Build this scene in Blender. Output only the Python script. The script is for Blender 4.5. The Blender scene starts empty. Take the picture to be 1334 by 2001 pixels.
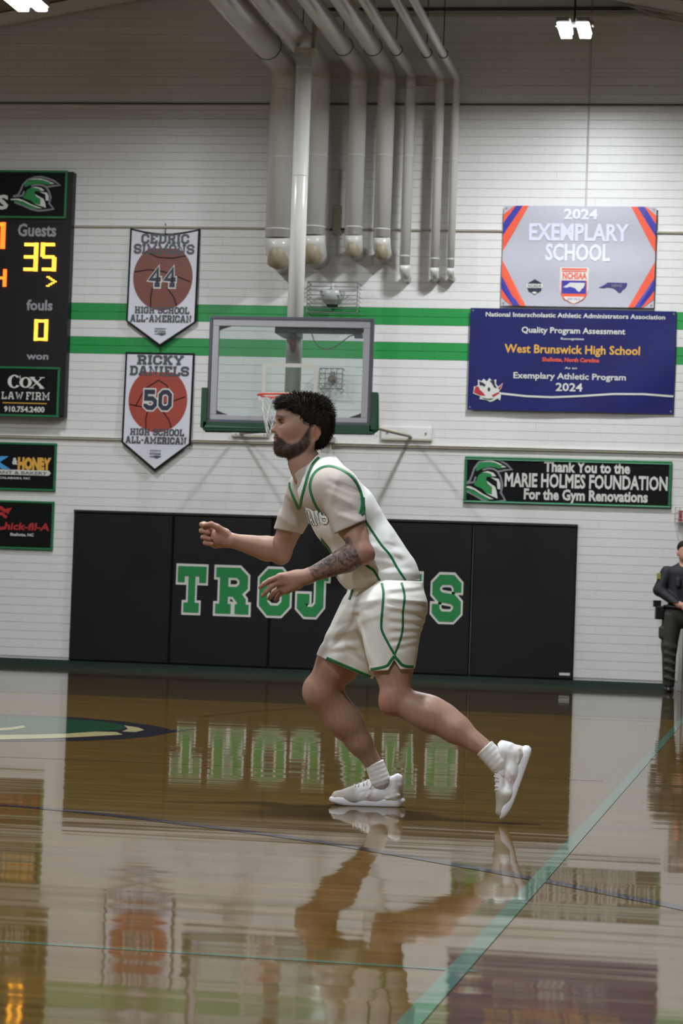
import bpy, bmesh, math, random
import numpy as np
from mathutils import Vector, Matrix
from mathutils.bvhtree import BVHTree

random.seed(7)
RNG = np.random.default_rng(7)
sc = bpy.context.scene
C = sc.collection
R = math.radians

# ------------------------------------------------------------------ camera
F_PX, YAW, PITCH, ROLL, CAM_H = 4924.0, 0.162021946, 0.0337673741, 0.0345420706, 0.9375
cam = bpy.data.cameras.new('camera'); cam_o = bpy.data.objects.new('camera', cam); C.objects.link(cam_o)
cam.sensor_fit = 'HORIZONTAL'; cam.sensor_width = 14.9; cam.lens = F_PX / 1334 * 14.9
cam_o.matrix_world = (Matrix.Translation((0, 0, CAM_H)) @ Matrix.Rotation(YAW, 4, 'Z')
                      @ Matrix.Rotation(math.pi / 2 + PITCH, 4, 'X') @ Matrix.Rotation(ROLL, 4, 'Z'))
cam.clip_end = 200
cam.dof.use_dof = True; cam.dof.focus_distance = 11.2; cam.dof.aperture_fstop = 5.6
sc.camera = cam_o

# ------------------------------------------------------------------ world, exposure
w = bpy.data.worlds.new('world'); sc.world = w; w.use_nodes = True
w.node_tree.nodes['Background'].inputs[0].default_value = (0.6, 0.65, 0.7, 1)
w.node_tree.nodes['Background'].inputs[1].default_value = 0.15
vs = sc.view_settings
vs.view_transform = 'Standard'; vs.look = 'None'; vs.gamma = 1; vs.use_curve_mapping = False
vs.exposure = 0.2
sc.cycles.use_denoising = True
sc.cycles.max_bounces = 8; sc.cycles.transparent_max_bounces = 12
sc.cycles.sample_clamp_indirect = 6.0

# lamps: rows of high bay fixtures, y of each row / x of each column (metres)
LAMP_Z = 6.98
LAMP_ROWS = (26.3, 18.8, 11.4, 4.0)
LAMP_COLS = (-13.9, -7.95, -2.0, 3.95, 9.9)
LAMP_W = ((120, 150, 235, 330, 180), (300, 320, 330, 500, 330), (250, 230, 330, 900, 500), (300, 300, 320, 1250, 800))   # watts, row by row

# ------------------------------------------------------------------ helpers
def ray(px, py):
    """direction in the camera's heading frame (x right, y ahead, z up)"""
    x = (px - 667) / F_PX; z = -(py - 1000.5) / F_PX
    c, s = math.cos(ROLL), math.sin(ROLL); x, z = c * x - s * z, s * x + c * z
    cp, sp = math.cos(PITCH), math.sin(PITCH)
    return x, cp - sp * z, sp + cp * z
CY, SY = math.cos(YAW), math.sin(YAW)
def at(px, py, Y=29.0):
    """world point on the plane y = Y seen at that pixel"""
    x, y, z = ray(px, py); X, YY = CY * x - SY * y, SY * x + CY * y
    t = Y / YY
    return Vector((X * t, Y, z * t + CAM_H))
def ground(px, py, Z=0.0):
    x, y, z = ray(px, py); X, YY = CY * x - SY * y, SY * x + CY * y
    t = (Z - CAM_H) / z
    return Vector((X * t, YY * t, Z))
def lin(r, g, b):
    f = lambda v: v / 12.92 if v <= 0.04045 else ((v + 0.055) / 1.055) ** 2.4
    return (f(r / 255), f(g / 255), f(b / 255), 1)

def tag(o, label=None, cat=None, group=None, kind=None):
    if label: o['label'] = label
    if cat: o['category'] = cat
    if group: o['group'] = group
    if kind: o['kind'] = kind
    return o
def empty(name, loc=(0, 0, 0), rz=0):
    o = bpy.data.objects.new(name, None); C.objects.link(o)
    o.location = loc; o.rotation_euler = (0, 0, rz); o.empty_display_size = 0.1
    return o
def link(name, me, parent=None, mat=None, loc=None):
    o = bpy.data.objects.new(name, me); C.objects.link(o)
    if mat: me.materials.append(mat)
    if parent: o.parent = parent
    if loc is not None: o.location = loc
    return o
def smooth(me, on=True):
    me.polygons.foreach_set('use_smooth', [on] * len(me.polygons)); me.update()

class MB:
    """collects geometry for one mesh object; coordinates are local to whatever it is parented to"""
    def __init__(s): s.v = []; s.f = []; s.m = []; s.mi = 0
    def face(s, idx): s.f.append(idx); s.m.append(s.mi)
    def quad(s, pts):
        n = len(s.v); s.v += [tuple(p) for p in pts]; s.face(tuple(range(n, n + len(pts))))
    def box(s, x0, x1, y0, y1, z0, z1, bev=0.0):
        n = len(s.v)
        s.v += [(x, y, z) for z in (z0, z1) for y in (y0, y1) for x in (x0, x1)]
        for q in ((0, 2, 3, 1), (4, 5, 7, 6), (0, 1, 5, 4), (2, 6, 7, 3), (0, 4, 6, 2), (1, 3, 7, 5)):
            s.face(tuple(n + i for i in q))
    def bbox(s, x0, x1, y0, y1, z0, z1, b):
        """box with its edges facing -y chamfered"""
        n = len(s.v)
        s.v += [(x0, y1, z0), (x1, y1, z0), (x1, y1, z1), (x0, y1, z1),
                (x0, y0 + b, z0), (x1, y0 + b, z0), (x1, y0 + b, z1), (x0, y0 + b, z1),
                (x0 + b, y0, z0 + b), (x1 - b, y0, z0 + b), (x1 - b, y0, z1 - b), (x0 + b, y0, z1 - b)]
        for q in ((8, 9, 10, 11), (4, 5, 9, 8), (5, 6, 10, 9), (6, 7, 11, 10), (7, 4, 8, 11),
                  (0, 1, 5, 4), (1, 2, 6, 5), (2, 3, 7, 6), (3, 0, 4, 7), (3, 2, 1, 0)):
            s.face(tuple(n + i for i in q))
    def tube(s, pts, r, seg=10, cap=True, closed=False):
        pts = [Vector(p) for p in pts]; rs = r if isinstance(r, (list, tuple)) else [r] * len(pts)
        n0 = len(s.v); N = len(pts); up = None
        for i, p in enumerate(pts):
            if closed: d = (pts[(i + 1) % N] - pts[i - 1])
            else: d = (pts[min(i + 1, N - 1)] - pts[max(i - 1, 0)])
            d.normalize()
            if up is None:
                up = Vector((0, 0, 1)) if abs(d.z) < 0.9 else Vector((0, 1, 0))
            a = d.cross(up).normalized(); b = a.cross(d).normalized(); up = b
            k = 1.0
            if 0 < i < N - 1 or closed:
                d1 = (p - pts[i - 1]).normalized(); k = 1 / max(0.5, abs(d1.dot(d)))
            for j in range(seg):
                t = 2 * math.pi * j / seg
                q = p + (a * math.cos(t) + b * math.sin(t)) * rs[i] * (k if k < 1.4 else 1.4)
                s.v.append(tuple(q))
        M = N if closed else N - 1
        for i in range(M):
            for j in range(seg):
                a0 = n0 + i * seg + j; a1 = n0 + i * seg + (j + 1) % seg
                b0 = n0 + ((i + 1) % N) * seg + j; b1 = n0 + ((i + 1) % N) * seg + (j + 1) % seg
                s.face((a0, a1, b1, b0))
        if cap and not closed:
            s.face(tuple(n0 + j for j in reversed(range(seg))))
            s.face(tuple(n0 + (N - 1) * seg + j for j in range(seg)))
    def lathe(s, prof, c=(0, 0, 0), axis='z', seg=20):
        n0 = len(s.v)
        for r, h in prof:
            for j in range(seg):
                t = 2 * math.pi * j / seg; a, b = r * math.cos(t), r * math.sin(t)
                p = (a, b, h) if axis == 'z' else ((a, h, b) if axis == 'y' else (h, a, b))
                s.v.append((p[0] + c[0], p[1] + c[1], p[2] + c[2]))
        for i in range(len(prof) - 1):
            for j in range(seg):
                s.face((n0 + i * seg + j, n0 + i * seg + (j + 1) % seg, n0 + (i + 1) * seg + (j + 1) % seg, n0 + (i + 1) * seg + j))
        s.face(tuple(n0 + j for j in range(seg))); s.face(tuple(n0 + (len(prof) - 1) * seg + j for j in range(seg)))
    def poly(s, pts, y, thick=0.0):
        """flat polygon in the x,z plane facing -y (pts any winding), optionally with thickness behind"""
        a = sum(pts[i][0] * pts[(i + 1) % len(pts)][1] - pts[(i + 1) % len(pts)][0] * pts[i][1] for i in range(len(pts)))
        if a < 0: pts = pts[::-1]
        n = len(s.v); N = len(pts)
        s.v += [(p[0], y, p[1]) for p in pts]
        s.face(tuple(range(n, n + N)))
        if thick:
            s.v += [(p[0], y + thick, p[1]) for p in pts]
            s.face(tuple(n + N + i for i in reversed(range(N))))
            for i in range(N):
                j = (i + 1) % N; s.face((n + j, n + i, n + N + i, n + N + j))
    def build(s, name, mat, parent=None, sm=False, loc=None):
        me = bpy.data.meshes.new(name); me.from_pydata(s.v, [], s.f); 
        mats = mat if isinstance(mat, (list, tuple)) else [mat]
        for m_ in mats: me.materials.append(m_)
        if len(mats) > 1: me.polygons.foreach_set('material_index', s.m)
        if sm:
            bm = bmesh.new(); bm.from_mesh(me); bmesh.ops.recalc_face_normals(bm, faces=bm.faces[:]); bm.to_mesh(me); bm.free()
        me.update()
        if sm: smooth(me)
        return link(name, me, parent, None, loc)

# ------------------------------------------------------------------ materials
def mat(name, col, rough=0.5, metal=0.0, spec=0.5, coat=0.0, noise=None, bump=None, emit=None, estr=0.0):
    """principled; noise=(scale, amount) varies the colour, bump=(scale, strength, dist)"""
    m = bpy.data.materials.new(name); m.use_nodes = True; nt = m.node_tree; b = nt.nodes['Principled BSDF']
    b.inputs['Base Color'].default_value = col; b.inputs['Roughness'].default_value = rough
    b.inputs['Metallic'].default_value = metal; b.inputs['Specular IOR Level'].default_value = spec
    b.inputs['Coat Weight'].default_value = coat
    tc = nt.nodes.new('ShaderNodeTexCoord')
    if noise:
        n = nt.nodes.new('ShaderNodeTexNoise'); n.inputs['Scale'].default_value = noise[0]; n.inputs['Detail'].default_value = 5
        nt.links.new(tc.outputs['Object'], n.inputs['Vector'])
        mr = nt.nodes.new('ShaderNodeMapRange'); mr.inputs[3].default_value = 1 - noise[1]; mr.inputs[4].default_value = 1 + noise[1]
        nt.links.new(n.outputs['Fac'], mr.inputs[0])
        mx = nt.nodes.new('ShaderNodeVectorMath'); mx.operation = 'SCALE'; mx.inputs[0].default_value = col[:3]
        nt.links.new(mr.outputs[0], mx.inputs['Scale']); nt.links.new(mx.outputs[0], b.inputs['Base Color'])
    if bump:
        n = nt.nodes.new('ShaderNodeTexNoise'); n.inputs['Scale'].default_value = bump[0]; n.inputs['Detail'].default_value = 4
        nt.links.new(tc.outputs['Object'], n.inputs['Vector'])
        bp = nt.nodes.new('ShaderNodeBump'); bp.inputs['Strength'].default_value = bump[1]; bp.inputs['Distance'].default_value = bump[2]
        nt.links.new(n.outputs['Fac'], bp.inputs['Height']); nt.links.new(bp.outputs[0], b.inputs['Normal'])
    if emit:
        b.inputs['Emission Color'].default_value = emit; b.inputs['Emission Strength'].default_value = estr
    return m
def vcol_mat(name, rough=0.55, spec=0.4, bump=None, tattoo=False, sheen=0.0, sss=0.0):
    """colour comes from the mesh's own 'Col' attribute"""
    m = mat(name, (1, 1, 1, 1), rough, spec=spec, bump=bump); nt = m.node_tree; b = nt.nodes['Principled BSDF']
    a = nt.nodes.new('ShaderNodeAttribute'); a.attribute_name = 'Col'
    src = a.outputs['Color']
    if tattoo:
        t = nt.nodes.new('ShaderNodeAttribute'); t.attribute_name = 'Ink'
        tc = nt.nodes.new('ShaderNodeTexCoord')
        n = nt.nodes.new('ShaderNodeTexNoise'); n.inputs['Scale'].default_value = 34; n.inputs['Detail'].default_value = 6
        n.inputs['Distortion'].default_value = 2.2
        nt.links.new(tc.outputs['Object'], n.inputs['Vector'])
        cr = nt.nodes.new('ShaderNodeMapRange'); cr.inputs[1].default_value = 0.42; cr.inputs[2].default_value = 0.62
        cr.inputs[3].default_value = 0.96; cr.inputs[4].default_value = 0.35
        nt.links.new(n.outputs['Fac'], cr.inputs[0])
        mu = nt.nodes.new('ShaderNodeMath'); mu.operation = 'MULTIPLY'
        nt.links.new(cr.outputs[0], mu.inputs[0]); nt.links.new(t.outputs['Fac'], mu.inputs[1])
        mx = nt.nodes.new('ShaderNodeMix'); mx.data_type = 'RGBA'
        nt.links.new(mu.outputs[0], mx.inputs['Factor']); nt.links.new(src, mx.inputs['A'])
        mx.inputs['B'].default_value = lin(52, 55, 62); src = mx.outputs['Result']
    nt.links.new(src, b.inputs['Base Color'])
    b.inputs['Sheen Weight'].default_value = sheen
    if sss:
        b.inputs['Subsurface Weight'].default_value = sss; b.inputs['Subsurface Radius'].default_value = (0.012, 0.005, 0.003)
        b.inputs['Subsurface Scale'].default_value = 0.6
    return m

M = dict(
    paint=mat('white_wall_paint', lin(214, 211, 208), 0.38, noise=(1.3, 0.05), bump=(60, 0.12, 0.002)),
    joint=mat('wall_joint_paint', lin(188, 184, 180), 0.6, noise=(3, 0.05)),
    green_paint=mat('green_wall_paint', lin(22, 138, 62), 0.35, noise=(2, 0.06), bump=(60, 0.12, 0.002)),
    green_joint=mat('green_joint_paint', lin(16, 105, 48), 0.5),
    tan=mat('tan_ledge', lin(176, 168, 150), 0.6, noise=(4, 0.08)),
    darkline=mat('dark_conduit', lin(70, 66, 60), 0.6),
    base=mat('dark_green_rubber', lin(18, 42, 34), 0.5),
    ceiling=mat('ceiling_deck', lin(150, 142, 128), 0.8, noise=(2, 0.08)),
    sidewall=mat('side_wall_paint', lin(222, 218, 210), 0.6, noise=(1, 0.05)),
    pad=mat('black_vinyl', lin(13, 12, 14), 0.48, spec=0.28, bump=(90, 0.15, 0.002)),
    padedge=mat('black_vinyl_seam', lin(18, 18, 20), 0.6),
    white_print=mat('white_print', lin(205, 203, 196), 0.5),
    letter_green=mat('letter_green', lin(18, 122, 58), 0.45),
    black_print=mat('black_print', lin(12, 12, 14), 0.6, spec=0.15),
    grey_print=mat('grey_print', lin(120, 118, 124), 0.5),
    slate_print=mat('slate_print', lin(62, 64, 72), 0.5),
    pale_print=mat('pale_grey_print', lin(150, 148, 152), 0.5),
    navy_print=mat('navy_print', lin(24, 28, 48), 0.5),
    sign_green=mat('sign_green', lin(26, 104, 62), 0.45),
    sign_green_lt=mat('sign_green_light', lin(120, 182, 150), 0.4),
    red_print=mat('red_print', lin(168, 34, 34), 0.5),
    gold_print=mat('gold_print', lin(214, 160, 60), 0.5),
    blue_print=mat('blue_print', lin(70, 150, 205), 0.5),
    orange_print=mat('orange_print', lin(226, 84, 52), 0.6),
    silver_print=mat('silver_white_print', lin(208, 210, 228), 0.4),
    banner_grey=mat('silver_banner_cloth', lin(172, 170, 180), 0.55, noise=(3, 0.04), bump=(14, 0.25, 0.01)),
    banner_blue=mat('royal_banner_cloth', lin(16, 22, 88), 0.5, spec=0.3, noise=(1.6, 0.5), bump=(10, 0.25, 0.01)),
    royal=mat('royal_print', lin(44, 46, 150), 0.5),
    purple=mat('purple_print', lin(52, 44, 110), 0.5),
    pennant=mat('pennant_white', lin(206, 204, 212), 0.4, noise=(5, 0.03)),
    frame_dark=mat('charcoal_frame', lin(86, 85, 96), 0.4, metal=0.3),
    frame_lt=mat('grey_aluminium', lin(168, 166, 172), 0.4, metal=0.2),
    board_pad=mat('green_foam_pad', lin(14, 66, 40), 0.5, bump=(80, 0.1, 0.002)),
    steel_white=mat('white_enamelled_steel', lin(208, 205, 198), 0.3, coat=0.3, noise=(2, 0.04)),
    pipe=mat('white_pipe_jacket', lin(206, 202, 196), 0.22, coat=0.5, noise=(3, 0.05), bump=(6, 0.12, 0.01)),
    pipe_tan=mat('tan_pipe_wrap', lin(154, 142, 116), 0.5, noise=(8, 0.12)),
    dark_metal=mat('dark_metal', lin(52, 50, 50), 0.45, metal=0.4),
    wire=mat('galvanised_wire', lin(128, 128, 126), 0.4, metal=0.5),
    rim=mat('orange_rim_enamel', lin(214, 62, 38), 0.35),
    net=mat('net_cord', lin(214, 208, 202), 0.8),
    red_lens=mat('red_lens', lin(120, 22, 28), 0.3),
    bulb_glass=mat('frosted_lamp_bowl', lin(176, 178, 174), 0.35),
    brown=mat('brown_bulb_base', lin(120, 84, 66), 0.5),
    led=mat('amber_led', lin(120, 60, 10), 0.4, emit=(1.0, 0.42, 0.035, 1), estr=3.2),
    led_red=mat('orange_red_led', lin(120, 30, 10), 0.4, emit=(1.0, 0.13, 0.012, 1), estr=3.4),
    board_black=mat('scoreboard_black', lin(18, 17, 19), 0.5, spec=0.3),
    lamp=mat('lamp_panel', (1, 1, 1, 1), 0.4, emit=(0.93, 0.97, 1.0, 1), estr=30.0),
    lamp_house=mat('lamp_housing', lin(150, 150, 150), 0.5, metal=0.3),
    door=mat('grey_green_door', lin(150, 158, 150), 0.5, noise=(3, 0.04)),
    exit_red=mat('exit_red', lin(150, 30, 36), 0.4, emit=lin(150, 26, 30), estr=0.15),
    white_frame=mat('white_plastic', lin(200, 196, 190), 0.4),
)
# glass: clear, faintly green, mirrors a little at grazing angles
def glass_mat():
    m = bpy.data.materials.new('backboard_glass'); m.use_nodes = True; nt = m.node_tree; nt.nodes.clear()
    o = nt.nodes.new('ShaderNodeOutputMaterial'); t = nt.nodes.new('ShaderNodeBsdfTransparent'); t.inputs[0].default_value = (0.90, 0.955, 0.94, 1)
    g = nt.nodes.new('ShaderNodeBsdfGlossy'); g.inputs['Roughness'].default_value = 0.03
    d = nt.nodes.new('ShaderNodeBsdfDiffuse'); d.inputs[0].default_value = (0.55, 0.62, 0.62, 1)
    fr = nt.nodes.new('ShaderNodeFresnel'); fr.inputs[0].default_value = 1.45
    m1 = nt.nodes.new('ShaderNodeMixShader'); m1.inputs[0].default_value = 0.06
    m2 = nt.nodes.new('ShaderNodeMixShader')
    nt.links.new(t.outputs[0], m1.inputs[1]); nt.links.new(d.outputs[0], m1.inputs[2])
    nt.links.new(fr.outputs[0], m2.inputs[0]); nt.links.new(m1.outputs[0], m2.inputs[1]); nt.links.new(g.outputs[0], m2.inputs[2])
    nt.links.new(m2.outputs[0], o.inputs[0]); return m
M['glass'] = glass_mat()
# maple floor under a thick glossy finish; every painted mark uses the same finish
def floor_mat(name, tint=None, mix=1.0):
    m = bpy.data.materials.new(name); m.use_nodes = True; nt = m.node_tree; b = nt.nodes['Principled BSDF']; L = nt.links.new
    tc = nt.nodes.new('ShaderNodeTexCoord')
    geo = nt.nodes.new('ShaderNodeNewGeometry')
    mp = nt.nodes.new('ShaderNodeMapping'); L(geo.outputs['Position'], mp.inputs['Vector'])
    mp.inputs['Scale'].default_value = (0.55, 9.0, 1)
    n = nt.nodes.new('ShaderNodeTexNoise'); n.inputs['Scale'].default_value = 1.6; n.inputs['Detail'].default_value = 6; L(mp.outputs[0], n.inputs['Vector'])
    cr = nt.nodes.new('ShaderNodeValToRGB'); L(n.outputs['Fac'], cr.inputs['Fac'])
    cr.color_ramp.elements[0].position = 0.32; cr.color_ramp.elements[0].color = lin(86, 64, 26)
    cr.color_ramp.elements[1].position = 0.7; cr.color_ramp.elements[1].color = lin(110, 86, 40)
    br = nt.nodes.new('ShaderNodeTexBrick'); mp2 = nt.nodes.new('ShaderNodeMapping'); L(geo.outputs['Position'], mp2.inputs['Vector'])
    L(mp2.outputs[0], br.inputs['Vector']); br.inputs['Scale'].default_value = 1.0
    br.inputs['Brick Width'].default_value = 1.1; br.inputs['Row Height'].default_value = 0.057; br.inputs['Mortar Size'].default_value = 0.0008
    br.inputs['Color1'].default_value = (0.86, 0.86, 0.86, 1); br.inputs['Color2'].default_value = (1.08, 1.06, 1.04, 1); br.inputs['Mortar'].default_value = (0.5, 0.45, 0.4, 1)
    mu = nt.nodes.new('ShaderNodeMix'); mu.data_type = 'RGBA'; mu.blend_type = 'MULTIPLY'; mu.inputs['Factor'].default_value = 1
    L(cr.outputs[0], mu.inputs['A']); L(br.outputs['Color'], mu.inputs['B']); col = mu.outputs['Result']
    if tint:
        mx = nt.nodes.new('ShaderNodeMix'); mx.data_type = 'RGBA'; mx.inputs['Factor'].default_value = mix
        L(col, mx.inputs['A']); mx.inputs['B'].default_value = tint; col = mx.outputs['Result']
    L(col, b.inputs['Base Color'])
    b.inputs['Roughness'].default_value = 0.7; b.inputs['Specular IOR Level'].default_value = 0.0
    b.inputs['Coat Weight'].default_value = 0.9; b.inputs['Coat Roughness'].default_value = 0.045; b.inputs['Coat IOR'].default_value = 1.42
    # the finish ripples a little from strip to strip
    mp3 = nt.nodes.new('ShaderNodeMapping'); L(geo.outputs['Position'], mp3.inputs['Vector']); mp3.inputs['Scale'].default_value = (0.30, 5.0, 1)
    n2 = nt.nodes.new('ShaderNodeTexNoise'); n2.inputs['Scale'].default_value = 1.6; n2.inputs['Detail'].default_value = 4; L(mp3.outputs[0], n2.inputs['Vector'])
    sb = nt.nodes.new('ShaderNodeVectorMath'); sb.operation = 'SUBTRACT'; sb.inputs[1].default_value = (0.5, 0.5, 0.5); L(n2.outputs['Color'], sb.inputs[0])
    ml = nt.nodes.new('ShaderNodeVectorMath'); ml.operation = 'MULTIPLY'; ml.inputs[1].default_value = (0.015, 0.022, 0.0); L(sb.outputs[0], ml.inputs[0])
    ad = nt.nodes.new('ShaderNodeVectorMath'); ad.operation = 'ADD'; ad.inputs[1].default_value = (0, 0, 1); L(ml.outputs[0], ad.inputs[0])
    nm = nt.nodes.new('ShaderNodeVectorMath'); nm.operation = 'NORMALIZE'; L(ad.outputs[0], nm.inputs[0])
    L(nm.outputs[0], b.inputs['Coat Normal'])
    return m
M['floor'] = floor_mat('maple_floor')
M['line_navy'] = floor_mat('floor_line_navy', lin(38, 40, 58), 0.9)
M['line_teal'] = floor_mat('floor_line_teal', lin(60, 122, 108), 0.62)
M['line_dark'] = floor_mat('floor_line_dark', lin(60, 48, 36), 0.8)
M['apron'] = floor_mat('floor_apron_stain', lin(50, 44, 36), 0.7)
M['logo_green'] = floor_mat('floor_logo_green', lin(24, 74, 50), 0.95)
M['logo_navy'] = floor_mat('floor_logo_navy', lin(34, 36, 48), 0.95)
M['logo_cream'] = floor_mat('floor_logo_cream', lin(186, 178, 128), 0.9)

# ------------------------------------------------------------------ lettering
def stroke(mb, pts, t, e=0.0, closed=False, y=0.0, T=lambda x, z: (x, z)):
    """a flat bar of width t along a polyline, mitred corners, ends lengthened by e"""
    if len(pts) > 3 and tuple(pts[0]) == tuple(pts[-2]) and tuple(pts[1]) == tuple(pts[-1]): pts = pts[:-2]; closed = True
    P = [np.array(p, float) for p in pts]; N = len(P)
    if not closed:
        d = P[1] - P[0]; d /= np.linalg.norm(d) + 1e-9; P[0] = P[0] - d * e
        d = P[-1] - P[-2]; d /= np.linalg.norm(d) + 1e-9; P[-1] = P[-1] + d * e
    Lf, Rt = [], []
    for i in range(N):
        if closed: a, b = P[i] - P[i - 1], P[(i + 1) % N] - P[i]
        else:
            a = P[i] - P[i - 1] if i else P[1] - P[0]; b = P[i + 1] - P[i] if i < N - 1 else P[-1] - P[-2]
        a = a / (np.linalg.norm(a) + 1e-9); b = b / (np.linalg.norm(b) + 1e-9)
        na, nb = np.array((-a[1], a[0])), np.array((-b[1], b[0])); m_ = na + nb
        m_ = m_ / (np.linalg.norm(m_) + 1e-9); k = t / 2 / max(0.68, m_.dot(na))
        Lf.append(P[i] + m_ * k); Rt.append(P[i] - m_ * k)
    mb.k = (getattr(mb, 'k', 0) + 1) % 6; y = y - mb.k * 0.00022
    for i in range(N if closed else N - 1):
        j = (i + 1) % N
        q = [T(*Rt[i]), T(*Rt[j]), T(*Lf[j]), T(*Lf[i])]
        mb.poly(q, y - (i % 2) * 0.0001)
# varsity slab capitals: strokes on a 1-high grid, width given; c = corner cut
GL = {
 'T': (.86, [[(.1, .68), (.1, .9), (.76, .9), (.76, .68)], [(.43, .9), (.43, .1)], [(.22, .1), (.64, .1)]]),
 'R': (.9, [[(.06, .9), (.6, .9), (.74, .78), (.74, .6), (.6, .48), (.24, .48)], [(.24, .9), (.24, .1)], [(.06, .1), (.4, .1)], [(.52, .48), (.7, .28), (.7, .1)], [(.56, .1), (.86, .1)]]),
 'O': (.8, [[(.26, .9), (.54, .9), (.7, .75), (.7, .25), (.54, .1), (.26, .1), (.1, .25), (.1, .75), (.26, .9), (.54, .9)]]),
 '0': (.8, [[(.26, .9), (.54, .9), (.7, .75), (.7, .25), (.54, .1), (.26, .1), (.1, .25), (.1, .75), (.26, .9), (.54, .9)]]),
 'J': (.84, [[(.36, .9), (.8, .9)], [(.6, .9), (.6, .25), (.46, .1), (.24, .1), (.1, .22), (.1, .38), (.3, .38)]]),
 'A': (.96, [[(.2, .1), (.4, .9), (.56, .9), (.76, .1)], [(.28, .36), (.68, .36)], [(.06, .1), (.34, .1)], [(.62, .1), (.9, .1)]]),
 'N': (1.0, [[(.22, .1), (.22, .9), (.76, .1), (.76, .9)], [(.06, .1), (.38, .1)], [(.06, .9), (.3, .9)], [(.62, .9), (.92, .9)]]),
 'S': (.8, [[(.7, .66), (.7, .78), (.56, .9), (.24, .9), (.1, .78), (.1, .62), (.22, .52), (.58, .48), (.7, .38), (.7, .22), (.56, .1), (.24, .1), (.1, .22), (.1, .34)]]),
 'C': (.8, [[(.7, .62), (.7, .78), (.56, .9), (.26, .9), (.1, .75), (.1, .25), (.26, .1), (.56, .1), (.7, .22), (.7, .38)]]),
 'E': (.8, [[(.7, .68), (.7, .9), (.08, .9)], [(.22, .9), (.22, .1)], [(.22, .5), (.5, .5)], [(.7, .32), (.7, .1), (.08, .1)]]),
 'D': (.84, [[(.08, .9), (.56, .9), (.74, .74), (.74, .26), (.56, .1), (.08, .1)], [(.24, .9), (.24, .1)]]),
 'I': (.44, [[(.22, .9), (.22, .1)], [(.06, .9), (.38, .9)], [(.06, .1), (.38, .1)]]),
 'M': (1.16, [[(.22, .1), (.22, .9), (.56, .34), (.92, .9), (.92, .1)], [(.06, .1), (.4, .1)], [(.76, .1), (1.08, .1)], [(.06, .9), (.26, .9)], [(.88, .9), (1.08, .9)]]),
 'K': (.9, [[(.22, .9), (.22, .1)], [(.06, .9), (.38, .9)], [(.06, .1), (.38, .1)], [(.28, .46), (.7, .9)], [(.42, .58), (.72, .1)], [(.56, .9), (.84, .9)], [(.58, .1), (.86, .1)]]),
 'Y': (.92, [[(.14, .9), (.46, .48), (.78, .9)], [(.46, .48), (.46, .1)], [(.04, .9), (.3, .9)], [(.62, .9), (.88, .9)], [(.28, .1), (.64, .1)]]),
 'L': (.78, [[(.08, .9), (.38, .9)], [(.22, .9), (.22, .1)], [(.08, .1), (.68, .1), (.68, .36)]]),
 'H': (.96, [[(.22, .9), (.22, .1)], [(.74, .9), (.74, .1)], [(.22, .5), (.74, .5)], [(.06, .9), (.38, .9)], [(.58, .9), (.9, .9)], [(.06, .1), (.38, .1)], [(.58, .1), (.9, .1)]]),
 'G': (.82, [[(.7, .66), (.7, .78), (.56, .9), (.26, .9), (.1, .75), (.1, .25), (.26, .1), (.56, .1), (.7, .22), (.7, .46), (.46, .46)]]),
 'W': (1.1, [[(.16, .9), (.34, .1), (.54, .7), (.74, .1), (.94, .9)], [(.04, .9), (.28, .9)], [(.82, .9), (1.06, .9)]]),
 'F': (.76, [[(.68, .66), (.68, .9), (.08, .9)], [(.22, .9), (.22, .1)], [(.22, .5), (.5, .5)], [(.08, .1), (.4, .1)]]),
 '4': (.84, [[(.56, .1), (.56, .9), (.1, .38), (.78, .38)], [(.38, .1), (.74, .1)]]),
 '5': (.8, [[(.68, .9), (.12, .9), (.12, .56), (.54, .56), (.7, .44), (.7, .25), (.54, .1), (.26, .1), (.1, .22), (.1, .3)]]),
 '1': (.6, [[(.12, .74), (.3, .9), (.3, .1)], [(.08, .1), (.52, .1)]]),
 '-': (.5, [[(.1, .5), (.4, .5)]]),
 ' ': (.4, []),
}
def slab_width(s, sp=.06): return sum(GL[c][0] + sp for c in s) - sp
def slab(mb, s, x, z, w, h, t=.19, grow=0.0, y=0.0, D=None, sp=.06):
    """text filling the box x..x+w, z..z+h; D bends it onto a surface"""
    W = slab_width(s, sp); sx = w / W; cx = 0
    for c in s:
        gw, st = GL[c]
        for pl in st:
            T = lambda a, b, cx=cx: (x + (cx + a) * sx, z + b * h)
            stroke(mb, pl, t + grow, t * .5 * 0 + grow / 2, False, y, T)
        cx += gw + sp
    return mb

_font_cache = {}
CAP = 0.70
def text_mesh(s, bold=0.0, res=2):
    """builtin font -> list of verts, faces, normalised so x 0..w, z 0..h of capital height"""
    key = (s, bold)
    if key in _font_cache: return _font_cache[key]
    cu = bpy.data.curves.new('t', 'FONT'); cu.body = s; cu.size = 1; cu.offset = bold; cu.resolution_u = res
    cu.fill_mode = 'FRONT' if cu.dimensions == '2D' else 'BOTH'
    o = bpy.data.objects.new('t', cu); C.objects.link(o)
    dg = bpy.context.evaluated_depsgraph_get(); dg.update()
    me = bpy.data.meshes.new_from_object(o.evaluated_get(dg))
    v = [tuple(p.co) for p in me.vertices]; f = [tuple(p.vertices) for p in me.polygons]
    bpy.data.objects.remove(o); bpy.data.curves.remove(cu); bpy.data.meshes.remove(me)
    x0 = min(p[0] for p in v); x1 = max(p[0] for p in v)
    # descenders must not change the scale: capital height of the builtin font is about 0.7
    r = ([((p[0] - x0) / (x1 - x0), p[1] / CAP) for p in v], f); _font_cache[key] = r
    return r
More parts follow.
